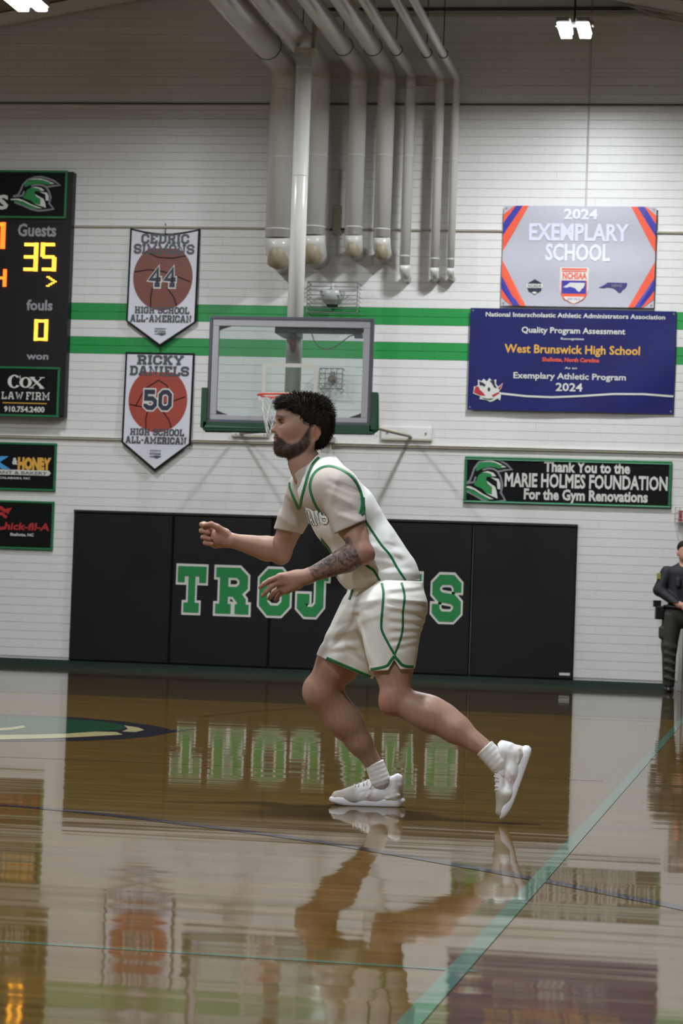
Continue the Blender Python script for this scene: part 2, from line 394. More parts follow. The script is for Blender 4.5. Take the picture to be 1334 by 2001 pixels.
def text(mb, s, x, z, w, h, bold=0.02, y=0.0, slant=0.0):
    """builtin-font text with capitals h high on baseline z, stretched to width w"""
    v, f = text_mesh(s, bold); n = len(mb.v)
    mb.v += [(x + a * w + slant * b * h, y, z + b * h) for a, b in v]
    for q in f: mb.face(tuple(n + i for i in q))
def fix_front(me):
    """turn every flat print face toward -y"""
    bm = bmesh.new(); bm.from_mesh(me)
    for f in bm.faces:
        if f.normal.y > 0: f.normal_flip()
    bm.to_mesh(me); bm.free()
def bend(o, fn, sub=0.06):
    """apply y += fn(x, z) to a flat mesh after cutting long edges"""
    me = o.data; bm = bmesh.new(); bm.from_mesh(me)
    bmesh.ops.triangulate(bm, faces=[f for f in bm.faces if len(f.verts) > 4], ngon_method='EAR_CLIP')
    for _ in range(4):
        es = [e for e in bm.edges if e.calc_length() > sub]
        if not es: break
        bmesh.ops.subdivide_edges(bm, edges=es, cuts=1)
    bmesh.ops.triangulate(bm, faces=bm.faces[:], quad_method='BEAUTY', ngon_method='EAR_CLIP')
    for v in bm.verts: v.co.y += fn(v.co.x, v.co.z)
    bm.to_mesh(me); bm.free(); me.update()
# ------------------------------------------------------------------ room shell
WY = 29.0                       # face of the back wall
XL, XR, YN = -17.0, 13.0, -4.0
def struct(name, mb, m, parent=None): return tag(mb.build(name, m, parent), kind='structure')

mb = MB(); mb.box(XL, XR, YN, WY + 0.3, -0.2, 0.0); floor = struct('floor', mb, M['floor'])
RX, RZ = -4.5, 8.56
mb = MB(); mb.v = [(XL, YN, RZ - 0.184 * (RX - XL)), (RX, YN, RZ), (RX, WY + .3, RZ), (XL, WY + .3, RZ - 0.184 * (RX - XL)),
                   (XR, YN, RZ - 0.20 * (XR - RX)), (XR, WY + .3, RZ - 0.20 * (XR - RX))]
n = len(mb.v); mb.v += [(x, y, z + 0.15) for x, y, z in mb.v]
mb.f = [(0, 3, 2, 1), (1, 2, 5, 4), (6, 7, 8, 9), (7, 10, 11, 8), (0, 1, 7, 6), (1, 4, 10, 7), (3, 9, 8, 2), (2, 8, 11, 5), (0, 6, 9, 3), (4, 5, 11, 10)]
mb.m = [0] * 10
ceiling = struct('ceiling', mb, M['ceiling'])
for nm, b in (('wall_left', (XL - .2, XL, YN, WY, 0, 7.0)), ('wall_right', (XR, XR + .2, YN, WY, 0, 6.0)), ('wall_near', (XL, XR, YN - .2, YN, 0, 9))):
    mb = MB(); mb.box(*b); struct(nm, mb, M['sidewall'])

# back wall: backing of joint paint, bricks proud of it
CH = 0.1005                     # course height
Z0 = 4.3305 - 43 * CH           # joints fall on the painted stripes
BL = 0.3015
S1 = (4.3305 - 2 * CH, 4.3305); S2 = (4.3305 - 6 * CH, 4.3305 - 4 * CH)
mb = MB(); mb.box(XL, XR, WY + 0.003, WY + 0.3, 0, 9.2); wall = struct('wall_back', mb, M['joint'])
for a, b in (S1, S2):
    mb = MB(); mb.box(XL, XR, WY + 0.0018, WY + 0.0032, a, b); mb.build('stripe_joint', M['green_joint'], wall)
DOOR_X0 = at(1327, 1200).x; DOOR_Z1 = at(1330, 1028).z
def brick_mb(x0, x1, z0, z1, jit, mb=None):
    mb = mb or MB(); g = 0.0016
    b = .0014; c = .0005; X0, X1, Y0, Y1, A0, A1 = x0 + .0002, x1 - .0002, WY - 0.004 + jit, WY + 0.012, z0 + g, z1 - g; n = len(mb.v)
    mb.v += [(X0, Y1, A0), (X1, Y1, A0), (X1, Y1, A1), (X0, Y1, A1), (X0, Y0 + b, A0), (X1, Y0 + b, A0), (X1, Y0 + b, A1), (X0, Y0 + b, A1),
             (X0 + c, Y0, A0 + b), (X1 - c, Y0, A0 + b), (X1 - c, Y0, A1 - b), (X0 + c, Y0, A1 - b)]
    for q in ((8, 9, 10, 11), (4, 5, 9, 8), (5, 6, 10, 9), (6, 7, 11, 10), (7, 4, 8, 11), (0, 1, 5, 4), (1, 2, 6, 5), (2, 3, 7, 6), (3, 0, 4, 7), (3, 2, 1, 0)): mb.face(tuple(n + i for i in q))
    return mb
bx0, bx1 = -12.0, 1.2
cands = []
stuff = {'w': MB(), 'g': MB()}
for k in range(0, 84):
    z0 = Z0 + k * CH; z1 = z0 + CH
    if z0 < 0.07: z0 = 0.082 if z1 > 0.12 else None
    if z0 is None: continue
    g = 'g' if (S1[0] - .01 < z0 < S1[1] - .01 or S2[0] - .01 < z0 < S2[1] - .01) else 'w'
    off = (0, .5)[k % 2] * BL
    x = bx0 + off - BL
    while x < bx1:
        a, b = max(x, bx0), min(x + BL, bx1); x += BL
        if b - a < .03: continue
        if b > DOOR_X0 and a < DOOR_X0 + 1.05 and z0 < DOOR_Z1:       # door opening
            if a < DOOR_X0 - .03: b = DOOR_X0
            elif b > DOOR_X0 + 1.08: a = DOOR_X0 + 1.05
            else: continue
        cands.append((a, b, z0, z1, g))
def hidden(a, b, z0, z1):
    x, z = (a + b) / 2, (z0 + z1) / 2
    if x > -0.85 or x < -9.3: return True
    if -7.95 < x < -1.97 and z < 1.87: return True
    if x < -8.05 and z < 5.0: return True
    if -3.65 < x and 3.0 < z < 5.6: return True
    if -3.55 < x < -0.95 and 2.0 < z < 2.75: return True
    if -6.55 < x < -4.3: return True
    if z > 6.6: return True
    return False
vis = sorted([c for c in cands if not hidden(*c[:4])], key=lambda c: ((c[0] + c[1]) / 2) ** 2 + WY ** 2 + (c[2] - CAM_H) ** 2)
ind = set(vis[:296])
mesh_cache = {}
for c in cands:
    a, b, z0, z1, g = c
    jit = RNG.uniform(-.0006, .0006)
    if c in ind and z0 > .09:
        key = (round(b - a, 3), round(z1 - z0, 3), g)
        if key not in mesh_cache:
            m_ = brick_mb(0, b - a, 0, z1 - z0, 0)
            m_.v = [(v[0], v[1] - WY, v[2]) for v in m_.v]
            me = bpy.data.meshes.new('brick'); me.from_pydata(m_.v, [], m_.f); me.materials.append(M['paint' if g == 'w' else 'green_paint'])
            mesh_cache[key] = me
        o = bpy.data.objects.new('brick', mesh_cache[key]); C.objects.link(o); o.parent = wall
        o.location = (a, WY + jit, z0)
    else: brick_mb(a, b, z0, z1, jit, stuff[g])
tag(stuff['w'].build('brick', M['paint'], wall), kind='stuff')
tag(stuff['g'].build('brick', M['green_paint'], wall), kind='stuff')
mb = MB()
for a, b in ((XL, bx0), (bx1, XR)): mb.box(a, b, WY - .004, WY + .01, 0.08, 9.0)
mb.build('painted_panel', M['paint'], wall)
for s0, s1 in (S1, S2):
    mb = MB(); mb.box(XL, bx0, WY - .0065, WY - .003, s0, s1); mb.box(bx1, XR, WY - .0065, WY - .003, s0, s1); mb.build('painted_stripe', M['green_paint'], wall)

# ledges, joints, conduits on the wall
def trim(name, x0, x1, z0, z1, dep, m, y0=WY): 
    mb = MB(); mb.bbox(x0, x1, y0 - dep, y0 + .01, z0, z1, min(.004, dep / 3)); return struct(name, mb, m)
trim('trim_1', XL, XR, 2.700, 2.722, .035, M['tan']); trim('trim_1', XL, XR, 2.722, 2.738, .045, M['steel_white'])
trim('trim_2', XL, XR, 5.232, 5.246, .03, M['tan']); trim('trim_2', XL, XR, 5.247, 5.257, .035, M['steel_white'])
trim('trim_3', XL, XR, 6.702, 6.712, .02, M['tan']); trim('trim_3', XL, XR, 6.716, 6.727, .03, M['darkline'])
zt = at(1080, 29).z
trim('trim_4', -5.2, XR, zt - .012, zt + .012, .06, M['tan']); trim('trim_4', -5.2, XR, zt + .05, zt + .075, .08, M['darkline'])
p = at(1150, 215); trim('trim_5', p.x - .012, p.x + .012, 5.4, 8.0, .012, M['joint'])
mb = MB(); mb.box(XL, DOOR_X0 - .05, WY - .022, WY + .01, 0, 0.082); mb.box(DOOR_X0 + 1.1, XR, WY - .022, WY + .01, 0, .082)
struct('baseboard_back', mb, M['base'])
# rafters seen at the top of the frame, following the roof
for i, yy in enumerate((28.6, 23.0, 17.4)):
    mb = MB()
    for s, xx, sl in ((-1, XL, .184), (1, XR, .20)):
        zz = RZ - sl * abs(xx - RX)
        pts = [(RX, RZ - .02), (xx, zz - .02), (xx, zz - .14), (RX, RZ - .14)]
        mb.poly(pts, yy, .12)
    struct('trim_%d' % (6 + i), mb, M['sidewall'])
# thin conduits crossing near the top right corner
for i, (a, b) in enumerate((((1190, -2), (1334, 47)), ((1240, 12), (1334, 30)), ((1255, 30), (1334, 45)))):
    yc_ = 28.8 - .14 * i; pa, pb = at(a[0], a[1], yc_), at(b[0], b[1], yc_); d = (pb - pa)
    mb = MB(); mb.tube([pa, pb + d * 1.5], .014, 8)
    tag(mb.build('conduit', M['tan'], None, True), ('thin pipe sloping down to the top right corner, highest of three', 'thin pipe at top right, middle one of three', 'thin pipe at top right, lowest of three')[i], 'conduit', 'thin pipes at the top right')
# door at the far right
d = tag(empty('door_1', (DOOR_X0, WY, 0)), kind='structure')
mb = MB(); mb.bbox(.05, 1.0, .06, .1, .01, DOOR_Z1 - .04, .004); mb.build('door_leaf', M['door'], d)
mb = MB(); mb.bbox(0, .05, -.02, .12, 0, DOOR_Z1, .004); mb.bbox(1.0, 1.05, -.02, .12, 0, DOOR_Z1, .004); mb.bbox(.05, 1.0, -.02, .12, DOOR_Z1 - .045, DOOR_Z1, .004); mb.build('door_frame', M['white_frame'], d)
mb = MB(); mb.box(.12, .88, .02, .05, .95, 1.01); mb.build('push_bar', M['wire'], d)

# ------------------------------------------------------------------ paint on the floor
def floor_line(pts, wdt, m, name='court_line', z=0.0012):
    mb = MB(); P = [Vector((p.x, p.y)) for p in pts]
    for i in range(len(P)):
        d_ = (P[min(i + 1, len(P) - 1)] - P[max(i - 1, 0)]).normalized(); nn = Vector((-d_.y, d_.x)) * wdt / 2
        mb.v += [(P[i].x - nn.x, P[i].y - nn.y, z), (P[i].x + nn.x, P[i].y + nn.y, z)]
        if i: k = 2 * i; mb.face((k - 2, k, k + 1, k - 1))
    return mb.build(name, m, floor)
def gl(pts, n=1): return [ground(*p) for p in pts]
# navy arc running across in front of the player
arc = gl([(-60, 1568), (0, 1573), (130, 1584), (270, 1599), (400, 1615), (540, 1633), (667, 1652), (800, 1674), (959, 1702), (1130, 1734), (1295, 1767), (1420, 1793)])
floor_line(arc, .072, M['line_navy'])
# teal diagonal
a, b = ground(1326, 1415), ground(896, 1893); d_ = (b - a)
floor_line([a - d_ * 1.2, b + d_ * 1.5], .055, M['line_teal'], z=.0019)
a, b = ground(89, 1845), ground(800, 1890); d_ = (b - a)
floor_line([a - d_ * .6, a, b, b + d_ * .18], .03, M['line_teal'], z=.0009)
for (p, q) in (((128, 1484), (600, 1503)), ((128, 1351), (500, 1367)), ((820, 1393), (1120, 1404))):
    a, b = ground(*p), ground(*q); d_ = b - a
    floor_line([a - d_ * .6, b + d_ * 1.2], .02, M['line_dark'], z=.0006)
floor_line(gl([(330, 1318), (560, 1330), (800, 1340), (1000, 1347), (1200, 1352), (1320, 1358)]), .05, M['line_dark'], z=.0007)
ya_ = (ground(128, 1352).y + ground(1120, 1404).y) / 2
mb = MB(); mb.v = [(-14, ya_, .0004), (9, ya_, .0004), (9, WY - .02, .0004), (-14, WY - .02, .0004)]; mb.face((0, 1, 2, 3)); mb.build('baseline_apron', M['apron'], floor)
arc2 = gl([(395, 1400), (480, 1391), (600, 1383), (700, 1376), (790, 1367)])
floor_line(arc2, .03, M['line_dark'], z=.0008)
# centre court emblem: navy disc edge, green body, cream strokes
lg = empty('court_emblem', (0, 0, 0)); lg.parent = floor
def fpoly(pxs, m, z, name):
    mb = MB(); mb.v = [tuple(ground(*p, 0)) for p in pxs]; mb.v = [(x, y, z) for x, y, _ in mb.v]; mb.face(tuple(range(len(mb.v))))
    mb.build(name, m, lg)
fpoly([(-260, 1392), (-60, 1394), (60, 1398), (150, 1402), (240, 1410), (300, 1418), (340, 1427), (385, 1424), (335, 1432), (290, 1440), (230, 1445), (150, 1448), (40, 1449), (-120, 1449), (-300, 1440)], M['logo_navy'], .0008, 'emblem_border')
fpoly([(-260, 1398), (0, 1402), (120, 1405), (200, 1410), (240, 1417), (245, 1425), (180, 1430), (90, 1436), (-60, 1440), (-260, 1434)], M['logo_green'], .0014, 'emblem_field')
fpoly([(-60, 1437), (60, 1436), (130, 1434), (190, 1430), (228, 1431), (240, 1436), (190, 1439), (110, 1443), (0, 1446), (-100, 1445)], M['logo_cream'], .002, 'emblem_stroke')
fpoly([(242, 1418), (270, 1422), (282, 1427), (265, 1431), (238, 1430), (250, 1425)], M['logo_cream'], .002, 'emblem_stroke')
fpoly([(-20, 1424), (20, 1422), (46, 1418), (50, 1422), (20, 1427), (-20, 1429)], M['logo_cream'], .002, 'emblem_stroke')
for o in lg.children: o.data.name = o.name

# ------------------------------------------------------------------ lamps
def bay_light(x, y, label, power, vis_):
    t = tag(empty('high_bay_light', (x, y, LAMP_Z)), label, 'ceiling light', 'paired high bay lights under the roof')
    mb = MB(); mb.bbox(-.2, .2, -.03, .03, .03, .08, .008); mb.build('crossbar', M['lamp_house'], t)
    for s in (-1, 1):
        mb = MB(); mb.bbox(s * .1 - .07, s * .1 + .07, -.30, .30, 0.01, .06, .012); h = mb.build('housing', M['lamp_house'], t)
        mb = MB(); mb.box(s * .1 - .055, s * .1 + .055, -.27, .27, -.035, .012); mb.build('lamp_panel', M['lamp'], h)
    mb = MB(); ztop = RZ - (.184 if x < RX else .2) * abs(x - RX) - LAMP_Z
    mb.tube([(0, 0, .08), (0, 0, max(.2, ztop))], .012, 6); mb.build('hanger', M['dark_metal'], t)
    L = bpy.data.lights.new('bay_lamp', 'AREA'); L.shape = 'RECTANGLE'; L.size = .34; L.size_y = .54; L.energy = power; L.color = (.90, .955, 1.0)
    lo = bpy.data.objects.new('bay_lamp', L); C.objects.link(lo); lo.location = (0, 0, -.05); lo.parent = t
    L.spread = math.radians(170)
for ri, yy in enumerate(LAMP_ROWS):
    for ci, xx in enumerate(LAMP_COLS):
        if ri == 0 and ci == 1: lab = 'bright paired lamp at the top left corner of the photo'
        elif ri == 0 and ci == 2: lab = 'bright paired lamp at the upper right, over the grey banner'
        else: lab = 'paired gym lamp, %s lamp of %s' % (('leftmost', 'second', 'middle', 'fourth', 'rightmost')[ci], ('the row over the baseline', 'the second row from the baseline', 'the third row from the baseline', 'the row nearest the camera')[ri])
        lx, ly = (at(50, 4, 25.0).x, 25.0) if (ri == 0 and ci == 1) else (xx, yy)
        bay_light(lx, ly, lab, LAMP_W[ri][ci], ri == 0)
# ------------------------------------------------------------------ wall pads with big letters
PD = .055
xs = [at(x, 1150).x for x in (141, 336)] ; wpad = (at(925, 1150).x - xs[1]) / 3
PX_ = [at(141, 1140).x, xs[1], xs[1] + wpad, xs[1] + 2 * wpad, at(922, 1150).x, at(1125, 1170).x]
PZ0, PZ1 = .085, 1.865
labs = ['plain black wall pad, leftmost of the row, beside the brick wall', 'black wall pad carrying the green letters T and R', 'black wall pad with the green letters O and J, behind the player\'s hand',
        'black wall pad behind the player\'s shorts, with a green letter beside his hip', 'plain black wall pad at the right end of the row']
pads = []
for i in range(5):
    t = tag(empty('wall_pad', (PX_[i], WY, 0)), labs[i], 'wall pad', 'black wall pads under the basket'); pads.append(t)
    W = PX_[i + 1] - PX_[i]
    mb = MB(); mb.bbox(.004, W - .004, -PD, -.006, PZ0, PZ1 - .03, .014); mb.build('cushion', M['pad'], t)
    mb = MB(); mb.bbox(.002, W - .002, -PD - .008, -.005, PZ1 - .03, PZ1, .005); mb.build('top_flap', M['padedge'], t)
    if i == 4:
        mb = MB(); mb.poly([(W - .16, .13), (W - .04, .13), (W - .04, .16), (W - .16, .16)], -PD - .001); mb.build('small_label', M['white_print'], t)
letters = [('T', 345, 408, 1), ('R', 417, 494, 1), ('O', 505, 572, 2), ('J', 579, 648, 2), ('A', 664, 744, 3), ('N', 755, 832, 3), ('S', 842, 906, 3)]
for ch, xa, xb, pi in letters:
    x0 = at(xa, 1150).x; x1 = at(xb, 1150).x; z0, z1 = .675, 1.26
    o_ = .026; x0 += o_; x1 -= o_; z0 += o_; z1 -= o_
    t = pads[pi]; lx = x0 - PX_[pi]
    gw = GL[ch][0]; k = (x1 - x0) / gw
    # letter body in unit strokes, white rim drawn the same way but wider
    mbw, mbg = MB(), MB(); tt = .22
    for pl in GL[ch][1]:
        T = lambda a, b: (lx + a * k, z0 + b * (z1 - z0))
        stroke(mbw, pl, tt + .105, .0525 + .03, False, -PD - .0022, T); stroke(mbg, pl, tt, .03, False, -PD - .0052, T)
    g = mbw.build('letter', M['white_print'], t); fix_front(g.data); g['label'] = 'white edge of the letter %s' % ch
    g2 = mbg.build('letter_face', M['letter_green'], g); fix_front(g2.data)

# ------------------------------------------------------------------ emblem of a plumed helmet
def helmet(parent, fx, fz, y, name='helmet_emblem'):
    """emblem drawn on a 1334-unit square; fx, fz map it to local metres"""
    T = lambda a, b: (fx(a), fz(b))
    def lay(polys, strokes, m, yy, nm, wd=38):
        mb = MB()
        for p in polys: mb.poly([T(*q) for q in p], yy)
        for p in strokes: stroke(mb, [T(*q) for q in p], abs(fx(600 + wd) - fx(600)), 0, False, yy)
        o = mb.build(nm, m, root if nm != name else parent); fix_front(o.data); return o
    grey = [[(50, 770), (180, 720), (240, 560), (290, 390), (400, 240), (560, 155), (720, 130), (900, 180), (1080, 270), (1220, 400), (1050, 420), (880, 460), (760, 395), (640, 385), (500, 430)],
            [(870, 460), (950, 600), (1000, 800), (965, 980), (1080, 1165), (900, 1205), (700, 1225), (520, 1175), (300, 1055), (90, 960)], [(330, 600), (290, 740), (60, 780)]]
    root = None
    root = lay([], grey, M['grey_print'], y, name, 46)
    lay([[(340, 470), (330, 380), (400, 260), (520, 215), (700, 190), (850, 235), (980, 300), (1080, 345), (900, 390), (800, 360), (680, 345), (520, 380), (420, 430)],
         [(400, 560), (500, 480), (620, 470), (740, 510), (820, 590), (600, 600), (590, 690), (650, 720), (740, 850), (750, 1035), (600, 1005), (500, 900), (330, 830), (290, 800), (350, 700)],
         [(60, 905), (250, 930), (480, 1050), (700, 1150), (640, 1180), (480, 1130), (250, 1020)]], [], M['letter_green'], y - .001, 'emblem_green')
    lay([[(460, 235), (560, 195), (720, 185), (880, 240), (985, 290), (930, 300), (800, 240), (650, 220)], [(940, 335), (1000, 305), (1085, 350), (985, 355)],
         [(500, 490), (620, 455), (760, 490), (840, 575), (740, 580), (700, 520), (600, 495)],
         [(600, 690), (700, 760), (820, 840), (860, 950), (890, 1130), (740, 1070), (600, 1005), (745, 1035), (745, 850), (640, 770)],
         [(700, 610), (900, 640), (950, 760), (950, 900), (880, 890), (860, 700)],
         [(0, 850), (200, 840), (330, 900), (520, 1020), (800, 1150), (700, 1150), (480, 1040), (300, 930), (150, 890), (0, 890)]], [], M['white_print'], y - .002, 'emblem_white')
    return root

# ------------------------------------------------------------------ framed signs
def panel_thing(name, px0, py0, px1, py1, label, cat, depth=.03, fw=.035, group=None, fm='sign_green'):
    """black board in a frame; returns thing and its inner box in local metres"""
    a, b = at(px0, py0), at(px1, py1)
    t = tag(empty(name, (a.x, WY, b.z)), label, cat, group); W, H = b.x - a.x, a.z - b.z
    mb = MB(); mb.box(fw * .8, W - fw * .8, -depth, -.006, fw * .8, H - fw * .8); mb.build('board', M['black_print'], t)
    mb = MB(); d = depth + .008
    mb.bbox(0, W, -d, -.006, H - fw, H, .006); mb.bbox(0, W, -d, -.006, 0, fw, .006)
    mb.bbox(0, fw, -d, -.006, fw, H - fw, .006); mb.bbox(W - fw, W, -d, -.006, fw, H - fw, .006)
    mb.build('frame', M[fm], t)
    return t, W, H, -depth - .001
def put(t, mb, m, nm='lettering'):
    o = mb.build(nm, M[m], t); fix_front(o.data); return o

# thank-you sign at the right
t, W, H, y = panel_thing('wall_sign', 909, 892, 1310, 994, 'long black sign in a green frame thanking for the gym renovations, with a helmet emblem', 'sign', fw=.03)
mb = MB(); mb.bbox(.005, W - .005, y - .012, y + .004, H - .036, H - .028, .002); mb.bbox(.005, W - .005, y - .012, y + .004, .012, .02, .002); mb.build('frame_bead', M['sign_green_lt'], t)
S = (at(1010, 940).x - at(905, 940).x) / 1334
zb9 = at(1310, 994).z
helmet(t, lambda a: max(.002, at(905 + a / 12.7, 940).x - at(909, 940).x), lambda b: at(955, 885 + b / 12.7).z - zb9, y - .001)
fx = lambda px: at(px, 940).x - at(909, 940).x
mb = MB(); text(mb, 'Thank You to the', fx(1064), H * .72, fx(1232) - fx(1064), .118, .035, y - .002)
put(t, mb, 'white_print'); mb = MB(); text(mb, 'MARIE HOLMES FOUNDATION', fx(988), H * .385, fx(1306) - fx(988), .152, .03, y - .002)
put(t, mb, 'white_print'); mb = MB(); text(mb, 'For the Gym Renovations', fx(1026), H * .12, fx(1268) - fx(1026), .118, .035, y - .002)
put(t, mb, 'white_print')

# two small sponsor boards at the left edge
t, W, H, y = panel_thing('sponsor_board', -150, 860, 109, 961, 'black sponsor board with blue and gold lettering, under the scoreboard', 'sign', fw=.028, group='small sponsor boards at left')
fx = lambda px: at(px, 915).x - at(-150, 860).x; fz = lambda py: at(60, py).z - at(109, 961).z
mb = MB(); text(mb, 'MILK', fx(-92), fz(916), fx(22) - fx(-92), .13, .07, y - .002); put(t, mb, 'blue_print')
mb = MB(); text(mb, 'HONEY', fx(36), fz(917), fx(101) - fx(36), .13, .07, y - .002); put(t, mb, 'gold_print')
mb = MB(); text(mb, '&', fx(25), fz(908), fx(36) - fx(25), .075, .05, y - .002)
mb.poly([(fx(-92), fz(929)), (fx(97), fz(929)), (fx(101), fz(924)), (fx(97), fz(919)), (fx(-92), fz(919))], y - .002)
text(mb, 'CALABASH, NC', fx(0), fz(937), fx(61) - fx(0), .022, .03, y - .002); put(t, mb, 'white_print')
mb = MB(); text(mb, 'RESTAURANT & BAKERY', fx(-60), fz(927.5), fx(94) - fx(-60), .035, .02, y - .003); put(t, mb, 'slate_print')
t, W, H, y = panel_thing('sponsor_board', -150, 973, 104, 1076, 'black sponsor board with red script lettering, lowest at the left edge', 'sign', fw=.028, group='small sponsor boards at left')
fx = lambda px: at(px, 1025).x - at(-150, 973).x; fz = lambda py: at(60, py).z - at(104, 1076).z
mb = MB(); S = .0061
def circ(cx, cz, r, a0=0, a1=360, n=14): return [(cx + r * math.cos(R(a0 + (a1 - a0) * i / n)), cz + r * math.sin(R(a0 + (a1 - a0) * i / n))) for i in range(n + 1)]
X, Z = fx, fz
stroke(mb, [(X(14), Z(1013)), (X(4), Z(1005)), (X(-8), Z(1010)), (X(-12), Z(1025)), (X(-4), Z(1036)), (X(12), Z(1033))], .035, 0, False, y - .002)   # big C
stroke(mb, [(X(-6), Z(1000)), (X(2), Z(994)), (X(10), Z(1000)), (X(20), Z(996)), (X(14), Z(1004))], .04, 0, False, y - .002)                        # comb
text(mb, 'hick-fil-A', X(10), Z(1036), X(98) - X(10), .085, .03, y - .002, .15)
put(t, mb, 'red_print')
mb = MB(); text(mb, 'Shallotte, NC', X(22), Z(1048), X(68) - X(22), .032, .03, y - .002); put(t, mb, 'white_print')

# ------------------------------------------------------------------ scoreboard
SBY = .18
a, b = at(126, 333), at(110, 818)
sb = tag(empty('scoreboard', (0, WY, 0)), 'tall black electronic scoreboard at the left edge, showing 35 in amber', 'scoreboard')
Yf = WY - SBY
A = lambda px, py: at(px, py, Yf)
sx1 = A(124, 560).x; sx0 = sx1 - 2.4; szt = A(60, 333).z; szb = A(60, 815).z; szh = A(60, 427).z; szc = A(60, 717).z
mb = MB(); mb.bbox(sx0, sx1 + .06, -SBY + .012, -.02, szb + .01, szt - .01, .012); mb.build('cabinet', M['board_black'], sb)
def subpanel(z0, z1):
    mb = MB(); mb.box(sx0 + .03, sx1 - .03, -SBY - .01, -SBY + .014, z0 + .03, z1 - .03); p_ = mb.build('sign_panel', M['black_print'], sb)
    mb = MB(); f_ = .028
    for q in ((sx0, sx1, z1 - f_, z1), (sx0, sx1, z0, z0 + f_), (sx0, sx0 + f_, z0 + f_, z1 - f_), (sx1 - f_, sx1, z0 + f_, z1 - f_)):
        mb.bbox(q[0], q[1], -SBY - .02, -SBY + .014, q[2], q[3], .006)
    mb.build('panel_frame', M['sign_green'], p_); return p_
top = subpanel(szh, szt); cox = subpanel(szb, szc)
yy = -SBY - .0115
S = (A(140, 380).x - A(20, 380).x) / 1334; hx = A(20, 380).x; hz = A(60, 330).z
helmet(top, lambda a: A(26 + (a - 50) * .0778, 380).x, lambda b: A(70, 345 + (b - 120) * .0606).z, yy)
mb = MB(); x1_ = A(17, 395).x; text(mb, 'TROJANS', x1_ - 1.25, A(8, 408).z, 1.25, .16, .04, yy); o = put(top, mb, 'white_print')
mb = MB()
def sbt(s, xa, xb, py, hpx, bold=.028):
    mb = MB()
    text(mb, s, A(xa, py).x, A(70, py).z, A(xb, py).x - A(xa, py).x, hpx / 166, bold, -SBY + .0095); put(sb, mb, 'pale_print', 'printed_word')
sbt('Guests', 34, 109, 461, 24); sbt('fouls', 51, 102, 605.5, 20); sbt('won', 51, 94, 702, 13.5)
sbt('Home', -130, -70, 459, 24)
# seven-segment digits made of little lamps
def digit(ch, xa, xb, ya, yb, m, parent):
    """pixel box -> digit"""
    p0, p1 = A(xa, yb), A(xb, ya); w_, h_ = p1.x - p0.x, p1.z - p0.z
    segs = {'3': 'abgcd', '5': 'afgcd', '0': 'abcdef', '7': 'abc', '4': 'fgbc', '>': '>'}[ch]
    mb = MB(); yq = -SBY - .006; th = w_ * .25; n = 8
    def cell(cx, cz, sx, sz): mb.box(cx - sx / 2, cx + sx / 2, yq, yq + .02, cz - sz / 2, cz + sz / 2)
    for s in segs:
        if s in 'agd':
            cz = {'a': h_ - th / 2, 'g': h_ / 2, 'd': th / 2}[s]
            for k in range(7): cell(p0.x + w_ * (.12 + .76 * (k + .5) / 7), p0.z + cz, w_ * .76 / 7 * .82, th * .7)
        elif s in 'bcef':
            cx = w_ - th / 2 if s in 'bc' else th / 2; z0 = h_ / 2 if s in 'bf' else 0
            for k in range(n): cell(p0.x + cx, p0.z + z0 + h_ / 2 * (k + .5) / n, th, h_ / 2 / n * .62)
        else:
            for k in range(-3, 4): cell(p0.x + w_ * (1 - abs(k) / 3.4 * .8) - th / 2, p0.z + h_ / 2 + k * h_ / 7, w_ * .3, h_ / 7 * .7)
    mb.build('digit', m, parent)
digit('3', 42, 75, 474, 530, M['led'], sb); digit('5', 78, 111, 474, 530, M['led'], sb)
digit('>', 90, 110, 540, 560, M['led'], sb); digit('0', 66, 94, 624, 666, M['led'], sb)
digit('7', -26, 11, 434, 486, M['led_red'], sb); digit('4', -14, 13, 526, 560, M['led_red'], sb)
# sponsor lettering of the lower panel: thick and thin roman strokes with serifs
mb = MB()
cx = lambda px: A(px, 760).x; cz = lambda py: A(50, py).z
def ring(x0, x1, z0, z1, a0, a1, thick, thin, n=26):
    xc, zc, rx, rz = (x0 + x1) / 2, (z0 + z1) / 2, (x1 - x0) / 2, (z1 - z0) / 2
    out, inn = [], []
    for i in range(n + 1):
        t_ = R(a0 + (a1 - a0) * i / n); out.append((xc + rx * math.cos(t_), zc + rz * math.sin(t_))); inn.append((xc + (rx - thick) * math.cos(t_), zc + (rz - thin) * math.sin(t_)))
    for i in range(n): mb.poly([out[i], out[i + 1], inn[i + 1], inn[i]], yy)
def bar(xa, za, xb, zb, t_): stroke(mb, [(cx(xa), cz(za)), (cx(xb), cz(zb))], t_ / 166, 0, False, yy)
ring(cx(15), cx(41), cz(759), cz(733), 42, 322, .045, .014); bar(39, 734, 39, 741, 1.6)
ring(cx(38), cx(62), cz(758), cz(737), 0, 360, .042, .013)
bar(61, 737.5, 84, 758, 5.2); bar(82, 737.5, 61, 758, 1.8); bar(57, 737.5, 68, 737.5, 1.6); bar(77, 737.5, 87, 737.5, 1.6); bar(57, 758, 67, 758, 1.6); bar(77, 758, 87, 758, 1.6)
slab(mb, 'LAW', cx(3), cz(781), cx(47) - cx(3), 15 / 166, .15, 0, yy); slab(mb, 'FIRM', cx(51), cz(781.5), cx(99) - cx(51), 16 / 166, .15, 0, yy)
text(mb, '910.754.2400', cx(10), cz(805), cx(89) - cx(10), 10.5 / 166, .03, yy); put(cox, mb, 'white_print')
mb = MB(); bar(7, 788, 93, 788, 1.8); put(cox, mb, 'gold_print', 'gold_rule')

